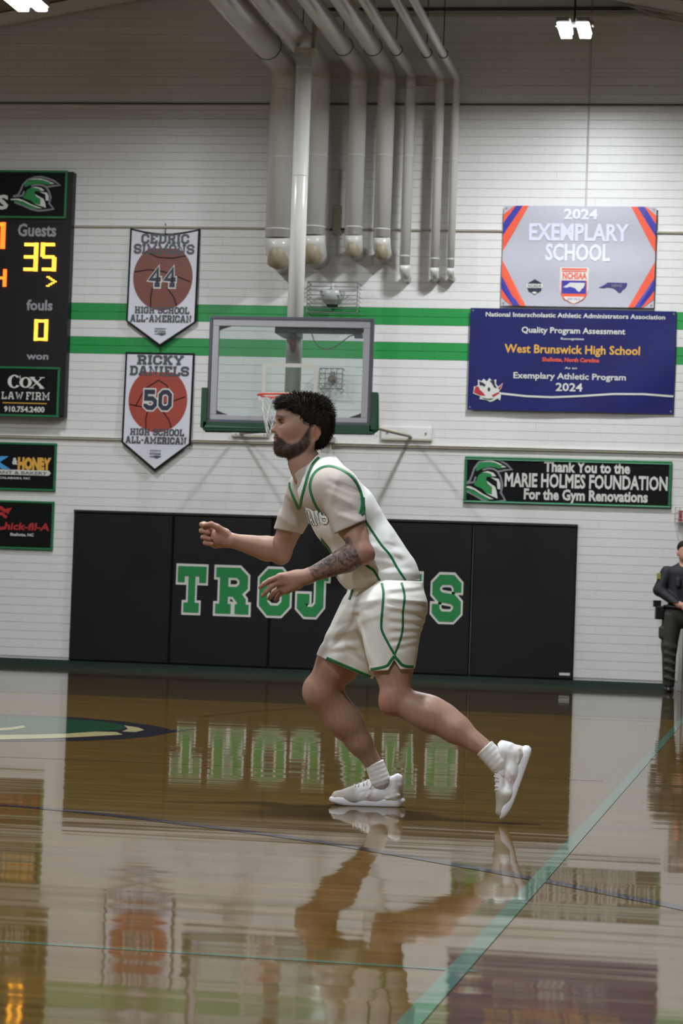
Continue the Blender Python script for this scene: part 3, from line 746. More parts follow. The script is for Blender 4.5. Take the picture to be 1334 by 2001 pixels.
# ------------------------------------------------------------------ pennants
def pennant(num, l1, l2, px, label, sag):
    """px: corner pixels tl, tr, br, tip, bl"""
    P = [at(*p) for p in px]; x0, x1 = (P[0].x + P[4].x) / 2, (P[1].x + P[2].x) / 2; zt, zs, ztip = (P[0].z + P[1].z) / 2, (P[2].z + P[4].z) / 2, P[3].z
    t = tag(empty('pennant', (x0, WY, ztip)), label, 'banner', 'white pennants left of the basket'); W = x1 - x0; H = zt - ztip; Hs = zs - ztip
    tilt = .035
    yb = lambda x, z: -(.024 + .05 * (1 - z / H))
    topz = lambda x: H - sag * math.sin(math.pi * min(1, max(0, x / W)))
    n = 10
    def outline(i_): return [(i_ * .9, Hs + i_ * .35)] + [(i_ * .9 + (W - 1.8 * i_) * k / n, topz(W * k / n) - i_) for k in range(n + 1)] + [(W - i_ * .9, Hs + i_ * .35), (W / 2, i_ * 1.3)]
    mb = MB(); mb.poly(outline(0), 0, .008); o = mb.build('edge_band', M['black_print'], t); bend(o, yb, .12)
    mb = MB(); mb.poly(outline(.026), -.003); o = mb.build('cloth', M['pennant'], t); fix_front(o.data); bend(o, yb, .12)
    ball = MB(); cx_, cz_ = W / 2, Hs + (H - Hs) * .475; rx, rz = W * .425, (H - Hs) * .355
    pts = [(cx_ + rx * math.cos(R(a)), min(Hs + (H - Hs) * .785, cz_ + rz * math.sin(R(a)))) for a in range(0, 360, 9)]
    ball.poly(pts, -.005); o = ball.build('basketball_print', BALL_A if num == '44' else BALL_B, t); fix_front(o.data); bend(o, yb, .08)
    sm = MB(); c_ = .5 if num == '44' else -.5
    for arcp in ([(-.95, .3 * c_), (-.5, .45 * c_), (0, .35 * c_), (.5, .05 * c_), (.93, -.25 * c_)], [(-.62, .78), (-.2, .6), (.3, .58), (.75, .66)] if num == '44' else [(-.75, -.2), (-.45, .35), (0, .62), (.3, .45), (.45, 0)],
                 [(-.3, -.2), (-.38, -.6), (-.36, -.9)], [(.15, -.3), (.4, -.6), (.5, -.85)]):
        stroke(sm, [(cx_ + a_ * rx, cz_ + b_ * rz) for a_, b_ in arcp], .013, 0, False, -.0065)
    o = put(t, sm, 'black_print', 'ball_seams'); bend(o, yb, .08)
    w1, z1 = W * .28, (H - Hs)
    for ml, g_, yq in (('white_print', .14, -.008), ('navy_print', 0, -.010)):
        mb = MB(); slab(mb, num, cx_ - W * .2, cz_ - .115, W * .40, .235, .24, g_, yq, sp=.12); o = put(t, mb, ml, 'number'); bend(o, yb, .08)
    for ml, g_, yq in (('slate_print', .06, -.008), ):
        mb = MB()
        slab(mb, l1, W * .17, Hs + z1 * (.835 if num == '44' else .865), W * .68, z1 * .105, .17, g_, yq); slab(mb, l2, W * .07, Hs + z1 * (.725 if num == '44' else .745), W * .86, z1 * .105, .17, g_, yq)
        slab(mb, 'HIGH SCHOOL', W * .12, Hs + z1 * .085, W * .78, z1 * .075, .17, g_, yq); slab(mb, 'ALL-AMERICAN', W * .06, Hs - z1 * .005, W * .88, z1 * .075, .19, g_, yq)
        o = put(t, mb, ml); bend(o, yb, .1)
    # association mark: rules, initials and a state outline
    mb = MB(); ex = W / 2; s_ = W * .16
    for zz in (.235, .215, .05, .04): stroke(mb, [(ex - s_ / 2, Hs * 0 + Hs * (.62 + zz * 1.2) - .05), (ex + s_ / 2, Hs * (.62 + zz * 1.2) - .05)], .004, 0, False, -.008)
    text(mb, 'NCHSAA', ex - s_ / 2, Hs * .72 - .045, s_, .032, .02, -.008)
    st = [(0, .5), (.25, .75), (.4, 1), (1, 1), (.97, .6), (.8, .35), (.66, 0), (.45, .35), (.3, .55)]
    mb.poly([(ex - s_ / 2 + a_ * s_, Hs * .62 - .055 + b_ * .035) for a_, b_ in st], -.008)
    o = put(t, mb, 'slate_print', 'association_mark'); bend(o, yb, .1)
    mb = MB(); mb.tube([(W / 2, -.016, H - sag), (W / 2, -.016, H + .06)], .006, 6); mb.build('hook', M['dark_metal'], t)
BALL_A = mat('basketball_print_dark', lin(112, 52, 36), .5, noise=(3, .2)); BALL_B = mat('basketball_print_bright', lin(150, 52, 32), .5, noise=(3, .25))
pennant('44', 'CEDRIC', 'SIMMONS', [(256, 446), (392, 448), (385, 632), (313, 679), (248, 628)], 'white pennant with a brown basketball and number 44, upper of the two', .06)
pennant('50', 'RICKY', 'DANIELS', [(248, 688), (382, 691), (374, 868), (306, 922), (238, 866)], 'white pennant with an orange basketball and number 50, lower of the two', .0)

# ------------------------------------------------------------------ cloth banners at the right
def banner(name, px, label, m, wob, off=0.):
    P = [at(*p) for p in px]; x0, x1 = (P[0].x + P[3].x) / 2, (P[1].x + P[2].x) / 2; z1, z0 = (P[0].z + P[1].z) / 2, (P[2].z + P[3].z) / 2
    t = tag(empty(name, (x0, WY, z0)), label, 'banner'); W, H = x1 - x0, z1 - z0
    n, k = 44, 26; mb = MB()
    for j in range(k + 1):
        for i in range(n + 1): mb.v.append((W * i / n, 0 if True else 0, H * j / k))
    for j in range(k):
        for i in range(n): a_ = j * (n + 1) + i; mb.face((a_, a_ + 1, a_ + n + 2, a_ + n + 1))
    nb = len(mb.v); mb.v += [(v[0], .004, v[2]) for v in mb.v]
    for f in list(mb.f): mb.face(tuple(i + nb for i in reversed(f)))
    fn = lambda x, z: -.052 - off + wob(x / W, z / H)
    mb.v = [(v[0], v[1] + fn(v[0], v[2]), v[2]) for v in mb.v]
    mb.build('cloth', M[m], t, True)
    for (cx_, cz_) in ((.03, H - .03), (W - .03, H - .03), (.03, .03), (W - .03, .03)):
        g = MB(); g.tube([(cx_, fn(cx_, cz_) - .006, cz_), (cx_, -.008, cz_)], .011, 8); g.build('eyelet', M['wire'], t)
    return t, W, H, fn
def cat(*fs): return fs
def sagf(u, v): 
    r_ = math.exp(-((v - 1.0) / .28) ** 2) * math.sin(math.pi * u)
    return -.03 * r_ + .010 * math.sin(9 * u + 3 * v) * (v - .2) + .005 * math.sin(2 * math.pi * v * 2.0)
t, W, H, fn = banner('banner', [(985, 404), (1284, 406), (1276, 602), (979, 599)], 'silver grey cloth banner reading Exemplary School, with orange and blue corners', 'banner_grey', sagf)
def bput(mb, m, nm='lettering'):
    o = put(t, mb, m, nm); bend(o, fn, .06); return o
mbo, mbb = MB(), MB(); q = -.006
for sx_ in (0, 1):
    X_ = (lambda a_: a_) if sx_ == 0 else (lambda a_: W - a_)
    for sz in (0, 1):
        Z_ = (lambda b_: H - b_) if sz == 0 else (lambda b_: b_)
        mbo.poly([(X_(.0), Z_(.10)), (X_(.12), Z_(0)), (X_(.29), Z_(0)), (X_(.0), Z_(.53))], q)
        mbb.poly([(X_(0), Z_(.20)), (X_(.14), Z_(.0)), (X_(.22), Z_(0)), (X_(0), Z_(.34))], q - .003)
        co_ = bput(mbo, 'orange_print', 'corner_print'); cs_ = bput(mbb, 'royal', 'corner_stripe'); cs_.parent = co_; mbo, mbb = MB(), MB()
mb = MB(); fx = lambda px: at(px, 500).x - at(982, 500).x; fz = lambda py: at(1130, py).z - at(1130, 600.5).z
text(mb, '2024', fx(1100), fz(430), fx(1166) - fx(1100), 19 / 166, .03, q); bput(mb, 'silver_print'); mb = MB()
text(mb, 'EXEMPLARY', fx(1033), fz(471), fx(1228) - fx(1033), 31 / 166, .03, q); bput(mb, 'silver_print'); mb = MB(); text(mb, 'SCHOOL', fx(1066), fz(510), fx(1192) - fx(1066), 31 / 166, .03, q)
bput(mb, 'silver_print')
# shield
def shield(x0, x1, z0, z1): return [(x0, z1), (x1, z1), (x1, z0 + (z1 - z0) * .42), (x1 - (x1 - x0) * .12, z0 + (z1 - z0) * .2), ((x0 + x1) / 2, z0), (x0 + (x1 - x0) * .12, z0 + (z1 - z0) * .2), (x0, z0 + (z1 - z0) * .42)]
mb = MB(); mb.poly(shield(fx(1095.5), fx(1152), fz(598), fz(524)), q); bput(mb, 'white_print', 'shield')
mb = MB(); mb.poly(shield(fx(1098.5), fx(1149), fz(596), fz(549.5)), q - .002)
for a_, b_ in ((529, 526), (532.5, 530.5)): mb.poly([(fx(1099), fz(a_)), (fx(1148), fz(a_)), (fx(1148), fz(b_)), (fx(1099), fz(b_))], q - .002)
text(mb, 'NCHSAA', fx(1101), fz(546.5), fx(1148) - fx(1101), 12 / 166, .03, q - .002); bput(mb, 'orange_print', 'shield_red')
mb = MB(); mb.poly([(fx(1100), fz(575)), (fx(1147), fz(575)), (fx(1147), fz(550)), (fx(1100), fz(550))], q - .0045); text(mb, 'EST 1913', fx(1112), fz(588), fx(1136) - fx(1112), 4 / 166, .01, q - .0065); bput(mb, 'royal', 'shield_blue')
NC = [(800, 378), (860, 350), (905, 318), (1135, 320), (1130, 350), (1110, 385), (1085, 400), (1060, 435), (1035, 435), (1010, 410), (975, 385), (900, 372), (860, 385)]
mb = MB(); mb.poly([(fx(1102 + (a_ - 800) * .128), fz(554 + (b_ - 320) * .15)) for a_, b_ in NC], q - .0065)
mb.poly([(fx(1104), fz(581)), (fx(1144), fz(581)), (fx(1141), fz(586)), (fx(1134), fz(590)), (fx(1124), fz(594.5)), (fx(1114), fz(590)), (fx(1107), fz(586))], q - .0055); bput(mb, 'white_print', 'shield_white')
mb = MB(); mb.poly([(fx(1040 + a_ / 6.064), fz(500 + b_ / 6.064)) for a_, b_ in NC], q)
bput(mb, 'purple', 'state_outline')
mb = MB(); cxp, czp = 1047, 563; mb.poly([(fx(cxp + 15 * math.cos(R(a_))), fz(czp + 15 * math.sin(R(a_)))) for a_ in range(30, 390, 60)], q); bput(mb, 'navy_print', 'round_badge')
mb = MB(); mb.poly([(fx(1031), fz(565)), (fx(1063), fz(565)), (fx(1063), fz(557)), (fx(1031), fz(557))], q - .002)
mb.poly([(fx(1041), fz(574)), (fx(1047), fz(577)), (fx(1053), fz(574)), (fx(1047), fz(572))], q - .002); bput(mb, 'white_print', 'badge_band')
mb = MB(); text(mb, 'NCADA', fx(1034), fz(563.5), fx(1060) - fx(1034), 5 / 166, .02, q - .004); bput(mb, 'slate_print', 'badge_letters')
mb = MB(); text(mb, 'NFHS', fx(1197), fz(561), fx(1217) - fx(1197), 5 / 166, .02, q - .002); bput(mb, 'grey_print', 'state_letters')

def wavef(u, v): return -.012 * math.sin(math.pi * u * 1.3 + .6) + .012 * math.sin((u * 5 - v * 4) * 1.6) * max(0, u - .35) + .004 * math.sin(14 * u)
t, W, H, fn = banner('banner', [(920, 602.5), (1322, 609.5), (1315, 810), (914, 801)], 'royal blue cloth banner with gold and white lettering, the lower banner at right', 'banner_blue', wavef)
fx = lambda px: at(px, 705).x - at(917, 705).x; fz = lambda py: at(1118, py).z - at(1118, 805.5).z
sh = lambda px: 0
mb = MB()
for s, xa, xb, py, hp in (('National Interscholastic Athletic Administrators Association', 947, 1297, 622, 8.5), ('Quality Program Assessment', 1018, 1220, 652.5, 11), ('Recognizes', 1095, 1140, 665, 4),
                          ('As an', 1104, 1128, 722, 4), ('Exemplary Athletic Program', 1005, 1224, 742, 11.5), ('2024', 1088, 1140, 765, 15)):
    text(mb, s, fx(xa), fz(py), fx(xb) - fx(xa), hp / 166, .02, q); bput(mb, 'white_print'); mb = MB()
lineP = [(914, 753), (928, 761), (950, 768), (985, 773), (1030, 777), (1080, 778), (1140, 774), (1200, 769), (1260, 768), (1316, 771)]
stroke(mb, [(fx(a_) + .004, fz(b_)) for a_, b_ in lineP[1:-1]] + [(W - .006, fz(771))], .022, 0, False, q)
bput(mb, 'white_print', 'wavy_line')
mb = MB(); text(mb, 'West Brunswick High School', fx(986), fz(692), fx(1250) - fx(986), 16 / 166, .022, q); bput(mb, 'gold_print')
mb = MB(); text(mb, 'Shallotte, North Carolina', fx(1060), fz(708), fx(1171) - fx(1060), 7.5 / 166, .03, q); bput(mb, 'orange_print')
# eagle badge
E_ = lambda L_: [(fx(890 + a_ / 3.004), fz(590 + b_ / 3.004)) for a_, b_ in L_]
mb = MB(); mb.poly(E_([(112, 552), (118, 520), (140, 500), (138, 470), (160, 478), (172, 464), (190, 480), (205, 460), (222, 476), (246, 466), (244, 492), (258, 510), (286, 486), (276, 520), (264, 534), (276, 560), (272, 590), (256, 578), (236, 592), (214, 600), (190, 588), (150, 584), (156, 568)]), q - .003); bput(mb, 'white_print', 'eagle_badge')
mb = MB(); mb.poly(E_([(146, 480), (166, 486), (186, 500), (176, 512), (164, 504), (150, 506)]), q - .005); mb.poly(E_([(206, 474), (236, 474), (240, 500), (254, 520), (236, 516), (222, 494)]), q - .005)
mb.poly(E_([(196, 520), (206, 512), (214, 526), (208, 540), (198, 536)]), q - .005); mb.poly(E_([(160, 574), (200, 582), (240, 578), (214, 590), (180, 584)]), q - .005); bput(mb, 'navy_print', 'badge_navy')
mb = MB(); mb.poly(E_([(116, 546), (124, 514), (142, 508), (152, 530), (170, 544), (186, 566), (150, 562)]), q - .005); mb.poly(E_([(256, 520), (284, 490), (270, 526)]), q - .005); mb.poly(E_([(222, 560), (262, 540), (268, 548), (232, 572)]), q - .005); bput(mb, 'red_print', 'badge_red')

# exit sign behind its wire guard
p0, p1 = at(1322, 1022), at(1322, 995)
t = tag(empty('exit_sign', (p0.x, WY, p0.z)), 'red exit sign in a pale case over the door, cut by the right edge', 'sign')
Wx, Hx = .36, p1.z - p0.z
mb = MB(); mb.bbox(0, Wx, -.07, -.004, 0, Hx, .008); mb.build('case', M['white_frame'], t)
mb = MB(); mb.box(.02, Wx - .02, -.074, -.07, .02, Hx - .02); mb.build('face', M['exit_red'], t)
mb = MB(); text(mb, 'EXIT', .06, .035, Wx - .12, Hx - .07, .03, -.0755); put(t, mb, 'white_print')
mb = MB()
for k in range(9): x_ = -.02 + k * (Wx + .04) / 8; mb.tube([(x_, -.004, -.015), (x_, -.1, -.015), (x_, -.1, Hx + .015), (x_, -.004, Hx + .015)], .0025, 5)
for k in range(4): z_ = -.015 + k * (Hx + .03) / 3; mb.tube([(-.02, -.004, z_), (-.02, -.1, z_), (Wx + .02, -.1, z_), (Wx + .02, -.004, z_)], .0025, 5)
mb.build('wire_guard', M['wire'], t)
# ------------------------------------------------------------------ insulated pipes
# (x top, y top, x bottom, y bottom end, radius, distance of wall face to the axis)
PIPES = [(553, 128, 545, 480, .152, .46, 'widest white pipe, leftmost of the row, left of the basket mast'),
         (619, 126, 614, 474, .145, .42, 'wide white pipe just right of the basket mast'),
         (701, 133, 690, 470, .104, .34, 'medium white pipe, third from the left'),
         (755, 134, 747, 474, .100, .34, 'medium white pipe with bright glints, fourth from the left'),
         (798, 143, 795, 524, .061, .26, 'slim white pipe reaching lower, fifth from the left'),
         (861, 150, 848, 528, .052, .22, 'thin white pipe, second from the right'),
         (892, 153, 880, 528, .043, .20, 'thinnest white pipe, rightmost of the row')]
for xt, yt, xb, yb_, r, off, lab in PIPES:
    Y = WY - off; a, b = at(xt, yt, Y), at(xb, yb_, Y); xm = (a.x + b.x) / 2
    t = tag(empty('pipe', (xm, WY, 0)), lab, 'pipe', 'white insulated pipes coming down the wall')
    za, zb = a.z, b.z + r * .6
    pts = [(0, -off, zb), (0, -off, za)]
    k = r * 1.25
    run = [(0, -off, zb + .0)] + [(0, -off, za - k)] + [(0, -off - k * (1 - math.cos(R(q))), za - k + k * math.sin(R(q))) for q in (22.5, 45, 67.5)] + [(0, -off - k, za), (0, -14.0, za)]
    mb = MB(); mb.tube([Vector(p) for p in run], r, 24); mb.build('pipe_run', M['pipe'], t, True)
    # jacket bands
    for zz in (zb + .28 * (za - zb) * .15, za - k - .12, za - k - .9):
        mb = MB(); mb.tube([(0, -off, zz), (0, -off, zz + .012)], r + .003, 24); mb.build('jacket_band', M['steel_white'], t, True)
    # elbow turning into the wall, wrapped in tan tape at its underside
    k2 = off * .62
    el = [(0, -off, zb + .002)] + [(0, -off + k2 * (1 - math.cos(R(q))), zb - k2 * math.sin(R(q)) * .75) for q in (20, 45, 70)] + [(0, 0.005, zb - k2 * .8)]
    mb = MB(); mb.tube([Vector(p) for p in el], [r * 1.0, r * 1.0, r * .98, r * .94, r * .92], 24); mb.build('elbow', M['pipe'], t, True)
    if r > .07:
        mb = MB(); mb.tube([(0, -off - r * .45, zb - k2 * .33), (0, -off + r * .2, zb - k2 * .93), (0, -off + r * .9, zb - k2 * .95)], [r * .50, r * .78, r * .60], 16); mb.build('tape_wrap', M['pipe_tan'], t, True)
    # strap hanger on the ceiling run
    mb = MB(); mb.tube([(math.cos(R(q)) * (r + .004), -1.5, za + math.sin(R(q)) * (r + .004)) for q in range(0, 360, 20)], .008, 6, closed=True)
    mb.tube([(0, -1.5, za + r), (0, -1.5, za + r + max(.1, 8.2 - za - r - .2))], .006, 6); mb.build('strap_hanger', M['dark_metal'], t, True)
p0, p1 = at(664, 330, 28.9), at(662, 500, 28.9)
t = tag(empty('conduit', (p0.x, WY, p1.z)), 'thin vertical conduit with a small box between the white pipes', 'conduit')
mb = MB(); mb.tube([(0, -.04, 0), (0, -.04, p0.z - p1.z)], .016, 10); mb.build('tube', M['steel_white'], t, True)
zb_ = at(658, 450).z - p1.z
mb = MB(); mb.bbox(-.07, .03, -.09, -.003, zb_ - .05, zb_ + .28, .01); mb.build('junction_box', M['tan'], t)
mb = MB(); mb.tube([(-.1, -.06, zb_), (.16, -.06, zb_ + .01)], .012, 8); mb.build('cross_tube', M['dark_metal'], t, True)

# ------------------------------------------------------------------ basket
BY = 26.2
B = lambda px, py, d=0: at(px, py, BY + d)
tl, tr, bl, br = B(408.6, 618.7), B(730.5, 620.6), B(404.5, 827), B(724, 830.5)
cx0 = (tl.x + tr.x + bl.x + br.x) / 4; hw = ((tr.x - tl.x) + (br.x - bl.x)) / 4; zt_, zb_ = (tl.z + tr.z) / 2, (bl.z + br.z) / 2
bk = tag(empty('basketball_goal', (cx0, BY, 0)), 'basketball goal with a glass backboard, green padding and orange rim, hung on a white mast', 'basketball goal')
Hh = zt_ - zb_
def rect_frame(mb, x0, x1, z0, z1, f_, y0, y1, b=.004):
    mb.bbox(x0, x1, y0, y1, z1 - f_, z1, b); mb.bbox(x0, x1, y0, y1, z0, z0 + f_, b); mb.bbox(x0, x0 + f_, y0, y1, z0 + f_, z1 - f_, b); mb.bbox(x1 - f_, x1, y0, y1, z0 + f_, z1 - f_, b)
mb = MB(); rect_frame(mb, -hw, hw, zb_, zt_, .034, -.012, .05); mb.build('outer_frame', M['frame_dark'], bk)
mb = MB(); rect_frame(mb, -hw + .034, hw - .034, zb_ + .012, zt_ - .034, .072, -.006, .03); mb.build('inner_frame', M['frame_lt'], bk)
mb = MB(); mb.box(-hw + .09, hw - .09, .004, .016, zb_ + .07, zt_ - .09); mb.build('glass', M['glass'], bk)
mb = MB(); g0, g1, gz0, gz1 = -hw + .106, hw - .106, zb_ + .084, zt_ - .106
for sx_ in (-1, 1):
    for sz, zz in ((1, gz0), (-1, gz1)):
        xx = g0 if sx_ < 0 else g1; mb.poly([(xx, zz), (xx - sx_ * .13, zz), (xx - sx_ * .03, zz + sz * .035), (xx, zz + sz * .05)], .0005, .02); mb.build('corner_gusset', M['dark_metal'], bk); mb = MB()
# painted target on the glass
q0, q1 = B(512.5, 709), B(619, 768)
mb = MB(); x0, x1, z1_, z0_ = q0.x - cx0, q1.x - cx0, q0.z, q1.z - .04; f_ = .042
for q in ((x0, x1, z1_ - f_, z1_), (x0, x0 + f_, z0_, z1_ - f_), (x1 - f_, x1, z0_, z1_ - f_), (x0 + f_, x1 - f_, z0_, z0_ + f_)): mb.poly([(q[0], q[2]), (q[1], q[2]), (q[1], q[3]), (q[0], q[3])], .002)
o = mb.build('target_square', M['white_print'], bk); fix_front(o.data)
# foam padding: bottom and lower sides
pth = .082; za_ = (B(393, 756).z + B(736, 763).z) / 2
xo0, xo1 = B(393.5, 800).x - cx0, B(736.5, 806).x - cx0; zp = (B(393, 842).z + B(736, 848).z) / 2
def padpath(r_):   # rounded U section swept as a solid outline polygon with thickness
    out = [(xo0, za_ - .02), (xo0 + .01, za_), (xo0 + .045, za_ + .005), (-hw + .004, za_ - .01), (-hw + .004, zb_ + .002), (hw - .004, zb_ + .002), (hw - .004, za_ - .02), (xo1 - .04, za_ - .005), (xo1 - .01, za_ - .01), (xo1, za_ - .03),
           (xo1, zp + .05), (xo1 - .015, zp + .015), (xo1 - .05, zp), (xo0 + .05, zp), (xo0 + .015, zp + .015), (xo0, zp + .05)]
    return out
P_ = padpath(0)
mb = MB(); mb.box(xo0 + .0, -hw + .006, -.03, .06, zp + .03, za_ - .01); mb.box(hw - .006, xo1, -.03, .06, zp + .03, za_ - .02); mb.box(xo0 + .03, xo1 - .03, -.03, .06, zp, zb_ + .004)
mb.tube([(xo0 + .03, .015, za_ - .03), (xo0 + .03, .015, zp + .05), (xo0 + .05, .015, zp + .034), (xo1 - .05, .015, zp + .034), (xo1 - .03, .015, zp + .05), (xo1 - .03, .015, za_ - .04)], .04, 12)
mb.build('edge_pad', M['board_pad'], bk)
# rim with bracket, net
RW = .23
zr = (at(504, 772, BY - .4).z); xr = at(504, 772, BY - .4).x + RW - cx0; yr = -.15 - RW
mb = MB(); mb.tube([(xr + RW * math.cos(R(a)), yr + RW * math.sin(R(a)), zr) for a in range(0, 360, 10)], .0095, 10, closed=True)
mb.box(xr - .07, xr + .07, -.16, -.02, zr - .012, zr + .004); mb.box(xr - .08, xr + .08, -.02, -.006, zr - .12, zr + .02)
for s in (-1, 1): mb.tube([(xr + s * .06, -.02, zr - .1), (xr + s * .13, -.2, zr - .008)], .009, 8)
rim_o = mb.build('rim', M['rim'], bk, True)
mb = MB(); nN = 12
for k in range(nN):
    for s in (-1, 1):
        pts = []
        for j in range(0, 9):
            f = j / 8; rad = RW * (1 - .48 * f ** .8); ang = 2 * math.pi * (k + s * f * 2.0) / nN
            pts.append((xr + rad * math.cos(ang), yr + rad * math.sin(ang), zr - .01 - .42 * f))
        mb.tube(pts, .0035, 5)
mb.build('net', M['net'], rim_o, True)
# mast and steelwork behind the glass
MYo = .75
m0, m1 = at(594, 103, BY + MYo), at(578, 600, BY + MYo); mxc = (m0.x + m1.x) / 2 - cx0 + .0
mb = MB(); mb.tube([(mxc, MYo, zb_ + .25), (mxc, MYo, 6.86)], .088, 28); mb.build('mast', M['steel_white'], bk, True)
for zz in (6.70, at(586, 345, BY + MYo).z):
    mb = MB(); mb.tube([(mxc, MYo, zz), (mxc, MYo, zz + .012)], .091, 28); mb.build('mast_collar', M['steel_white'], bk, True)
mb = MB(); mb.bbox(mxc - .1, mxc + .135, MYo - .11, MYo + .11, 6.85, 6.915, .01); mb.build('mast_mount', M['tan'], bk)
mb = MB(); mb.tube([(mxc + .10, MYo, 6.91), (mxc + .10, MYo, 8.36)], .028, 12); mb.build('hanger_rod', M['tan'], bk, True)
z_b0, z_b1 = B(640, 650).z, B(640, 637.5).z
mb = MB(); mb.bbox(B(560, 640).x - cx0, B(705, 640).x - cx0, .07, .15, z_b0, z_b1, .006); mb.bbox(mxc - .1, mxc + .1, .12, MYo - .05, z_b0 + .0, z_b1, .006); mb.build('top_bracket', M['dark_metal'], bk)
mb = MB(); mb.bbox(B(690, 655).x - cx0, B(705, 655).x - cx0, .07, .16, B(700, 659).z, z_b0, .006); mb.build('sensor_box', M['frame_dark'], bk)
mb = MB(); cp = [(605, 650), (610, 664), (618, 675), (632, 681), (650, 676), (668, 663), (680, 654), (691, 652)]
mb.tube([(B(*p).x - cx0, .12, B(*p).z) for p in cp], .006, 8); mb.build('loose_cable', M['wire'], bk, True)
pr = B(569, 648); pz = B(569, 687).z
mb = MB(); mb.lathe([(.0, pr.z + .02), (.035, pr.z + .02), (.04, pr.z - .05), (.038, pr.z - .065)], (pr.x - cx0, .14, 0), 'z', 14); lh = mb.build('light_holder', M['dark_metal'], bk, True)
mb = MB(); mb.lathe([(.036, pr.z - .065), (.04, pr.z - .12), (.03, pz + .02), (.012, pz)], (pr.x - cx0, .14, 0), 'z', 14); mb.build('red_lens', M['red_lens'], bk, True)
mb = MB()
mb.tube([(mxc, MYo, zb_ + .3), (mxc, .05, zb_ + .12)], .02, 8); mb.build('rear_strut', M['steel_white'], bk, True)
# brace arms from the backboard back to the wall
for (pa, pb, nm) in (((736, 836), (800, 852), 'wall_brace'), ((520, 842), (470, 846), 'wall_brace')):
    a, b = B(pa[0], pa[1], .05), at(pb[0], pb[1], WY - .12)
    mb = MB(); mb.tube([(a.x - cx0, a.y - BY, a.z), (b.x - cx0, b.y - BY, b.z), (b.x - cx0, WY - .01 - BY, b.z - .02)], .02, 10); mb.build(nm, M['tan'], bk, True)
# bracket boards on the wall
for (x0p, y0p, x1p, y1p, lab) in ((746, 834, 844, 862, 'white bracket board on the wall, right of the backboard'), (454, 846, 526, 855, 'white bracket board on the wall, below the backboard at left')):
    a, b = at(x0p, y0p), at(x1p, y1p)
    t = tag(empty('wall_bracket', (a.x, WY, b.z)), lab, 'bracket', 'bracket boards behind the basket')
    W, H = b.x - a.x, a.z - b.z
    mb = MB(); mb.bbox(0, W, -.04, -.005, .02, H, .004); mb.build('board', M['paint'], t)
    mb = MB(); mb.bbox(0, W, -.055, -.005, -.005, .02, .004); mb.build('lower_rail', M['tan'], t)
    mb = MB(); 
    for xx in (W * .12, W * .88): mb.tube([(xx, -.05, H * .55), (xx, -.03, H * .55)], .012, 8)
    mb.build('bolt', M['wire'], t)
a, b = at(640, 854), at(655, 866)
t = tag(empty('junction_box', (a.x, WY, b.z)), 'small grey electrical box on the wall ledge behind the player\'s head', 'box')
mb = MB(); mb.bbox(0, b.x - a.x, -.08, -.05 + .045, 0, a.z - b.z, .006); mb.build('box', M['frame_lt'], t)
mb = MB(); mb.tube([((b.x - a.x) / 2, -.045, 0), ((b.x - a.x) / 2, -.045, -.1)], .01, 8); mb.build('tube', M['tan'], t)

# ------------------------------------------------------------------ wire guards over wall devices
def cage(px0, py0, px1, py1, dep, nx, nz, label, inner):
    a, b = at(px0, py0), at(px1, py1)
    t = tag(empty('wire_cage', (a.x, WY, b.z)), label, 'wire guard', 'wire guards on the wall'); W, H = b.x - a.x, a.z - b.z
    mb = MB(); r_ = .0055
    for i in range(nx + 1): x = W * i / nx; mb.tube([(x, -.004, 0), (x, -dep, 0), (x, -dep, H), (x, -.004, H)], r_ * .7, 6)
    for j in range(nz + 1): z = H * j / nz; mb.tube([(0, -.004, z), (0, -dep, z), (W, -dep, z), (W, -.004, z)], r_ if j in (0, nz) else r_ * .75, 6)
    mb.build('wire_mesh', M['wire'], t)
    inner(t, W, H, dep)
def bowl(t, W, H, dep):
    mb = MB(); mb.lathe([(.03, H * .3), (.075, H * .3), (.13, H * .5), (.155, H * .72), (.14, H * .74), (.05, H * .70)], (W * .47, -dep * .52, 0), 'z', 24); mb.build('lamp_bowl', M['bulb_glass'], t, True)
    mb = MB(); mb.tube([(W * .47, -dep * .52, H * .70), (W * .47, -dep * .52, H * .95), (W * .47, -.005, H * .95)], .018, 10); mb.build('stem', M['steel_white'], t, True)
    mb = MB(); mb.lathe([(.0, H * .24), (.06, H * .24), (.075, H * .31), (.04, H * .32)], (W * .47, -dep * .52, 0), 'z', 20); mb.build('lamp_cap', M['dark_metal'], t, True)
def bell(t, W, H, dep):
    mb = MB(); mb.lathe([(.0, -dep * .75), (.03, -dep * .75), (.045, -dep * .6), (.05, -.02), (.05, -.004)], (W * .5, 0, H * .5), 'y', 20); mb.build('bell_dome', M['brown'], t, True)
    mb = MB(); mb.bbox(W * .5 - .02, W * .5 + .02, -.03, -.004, H * .62, H * .9, .004); mb.build('striker', M['wire'], t)
cage(608, 556, 703, 616, .24, 1, 7, 'wide wire guard over a lamp bowl, above the backboard', bowl)
cage(629, 722, 672, 762, .16, 4, 4, 'small square wire guard over a brown dome, seen through the backboard glass', bell)
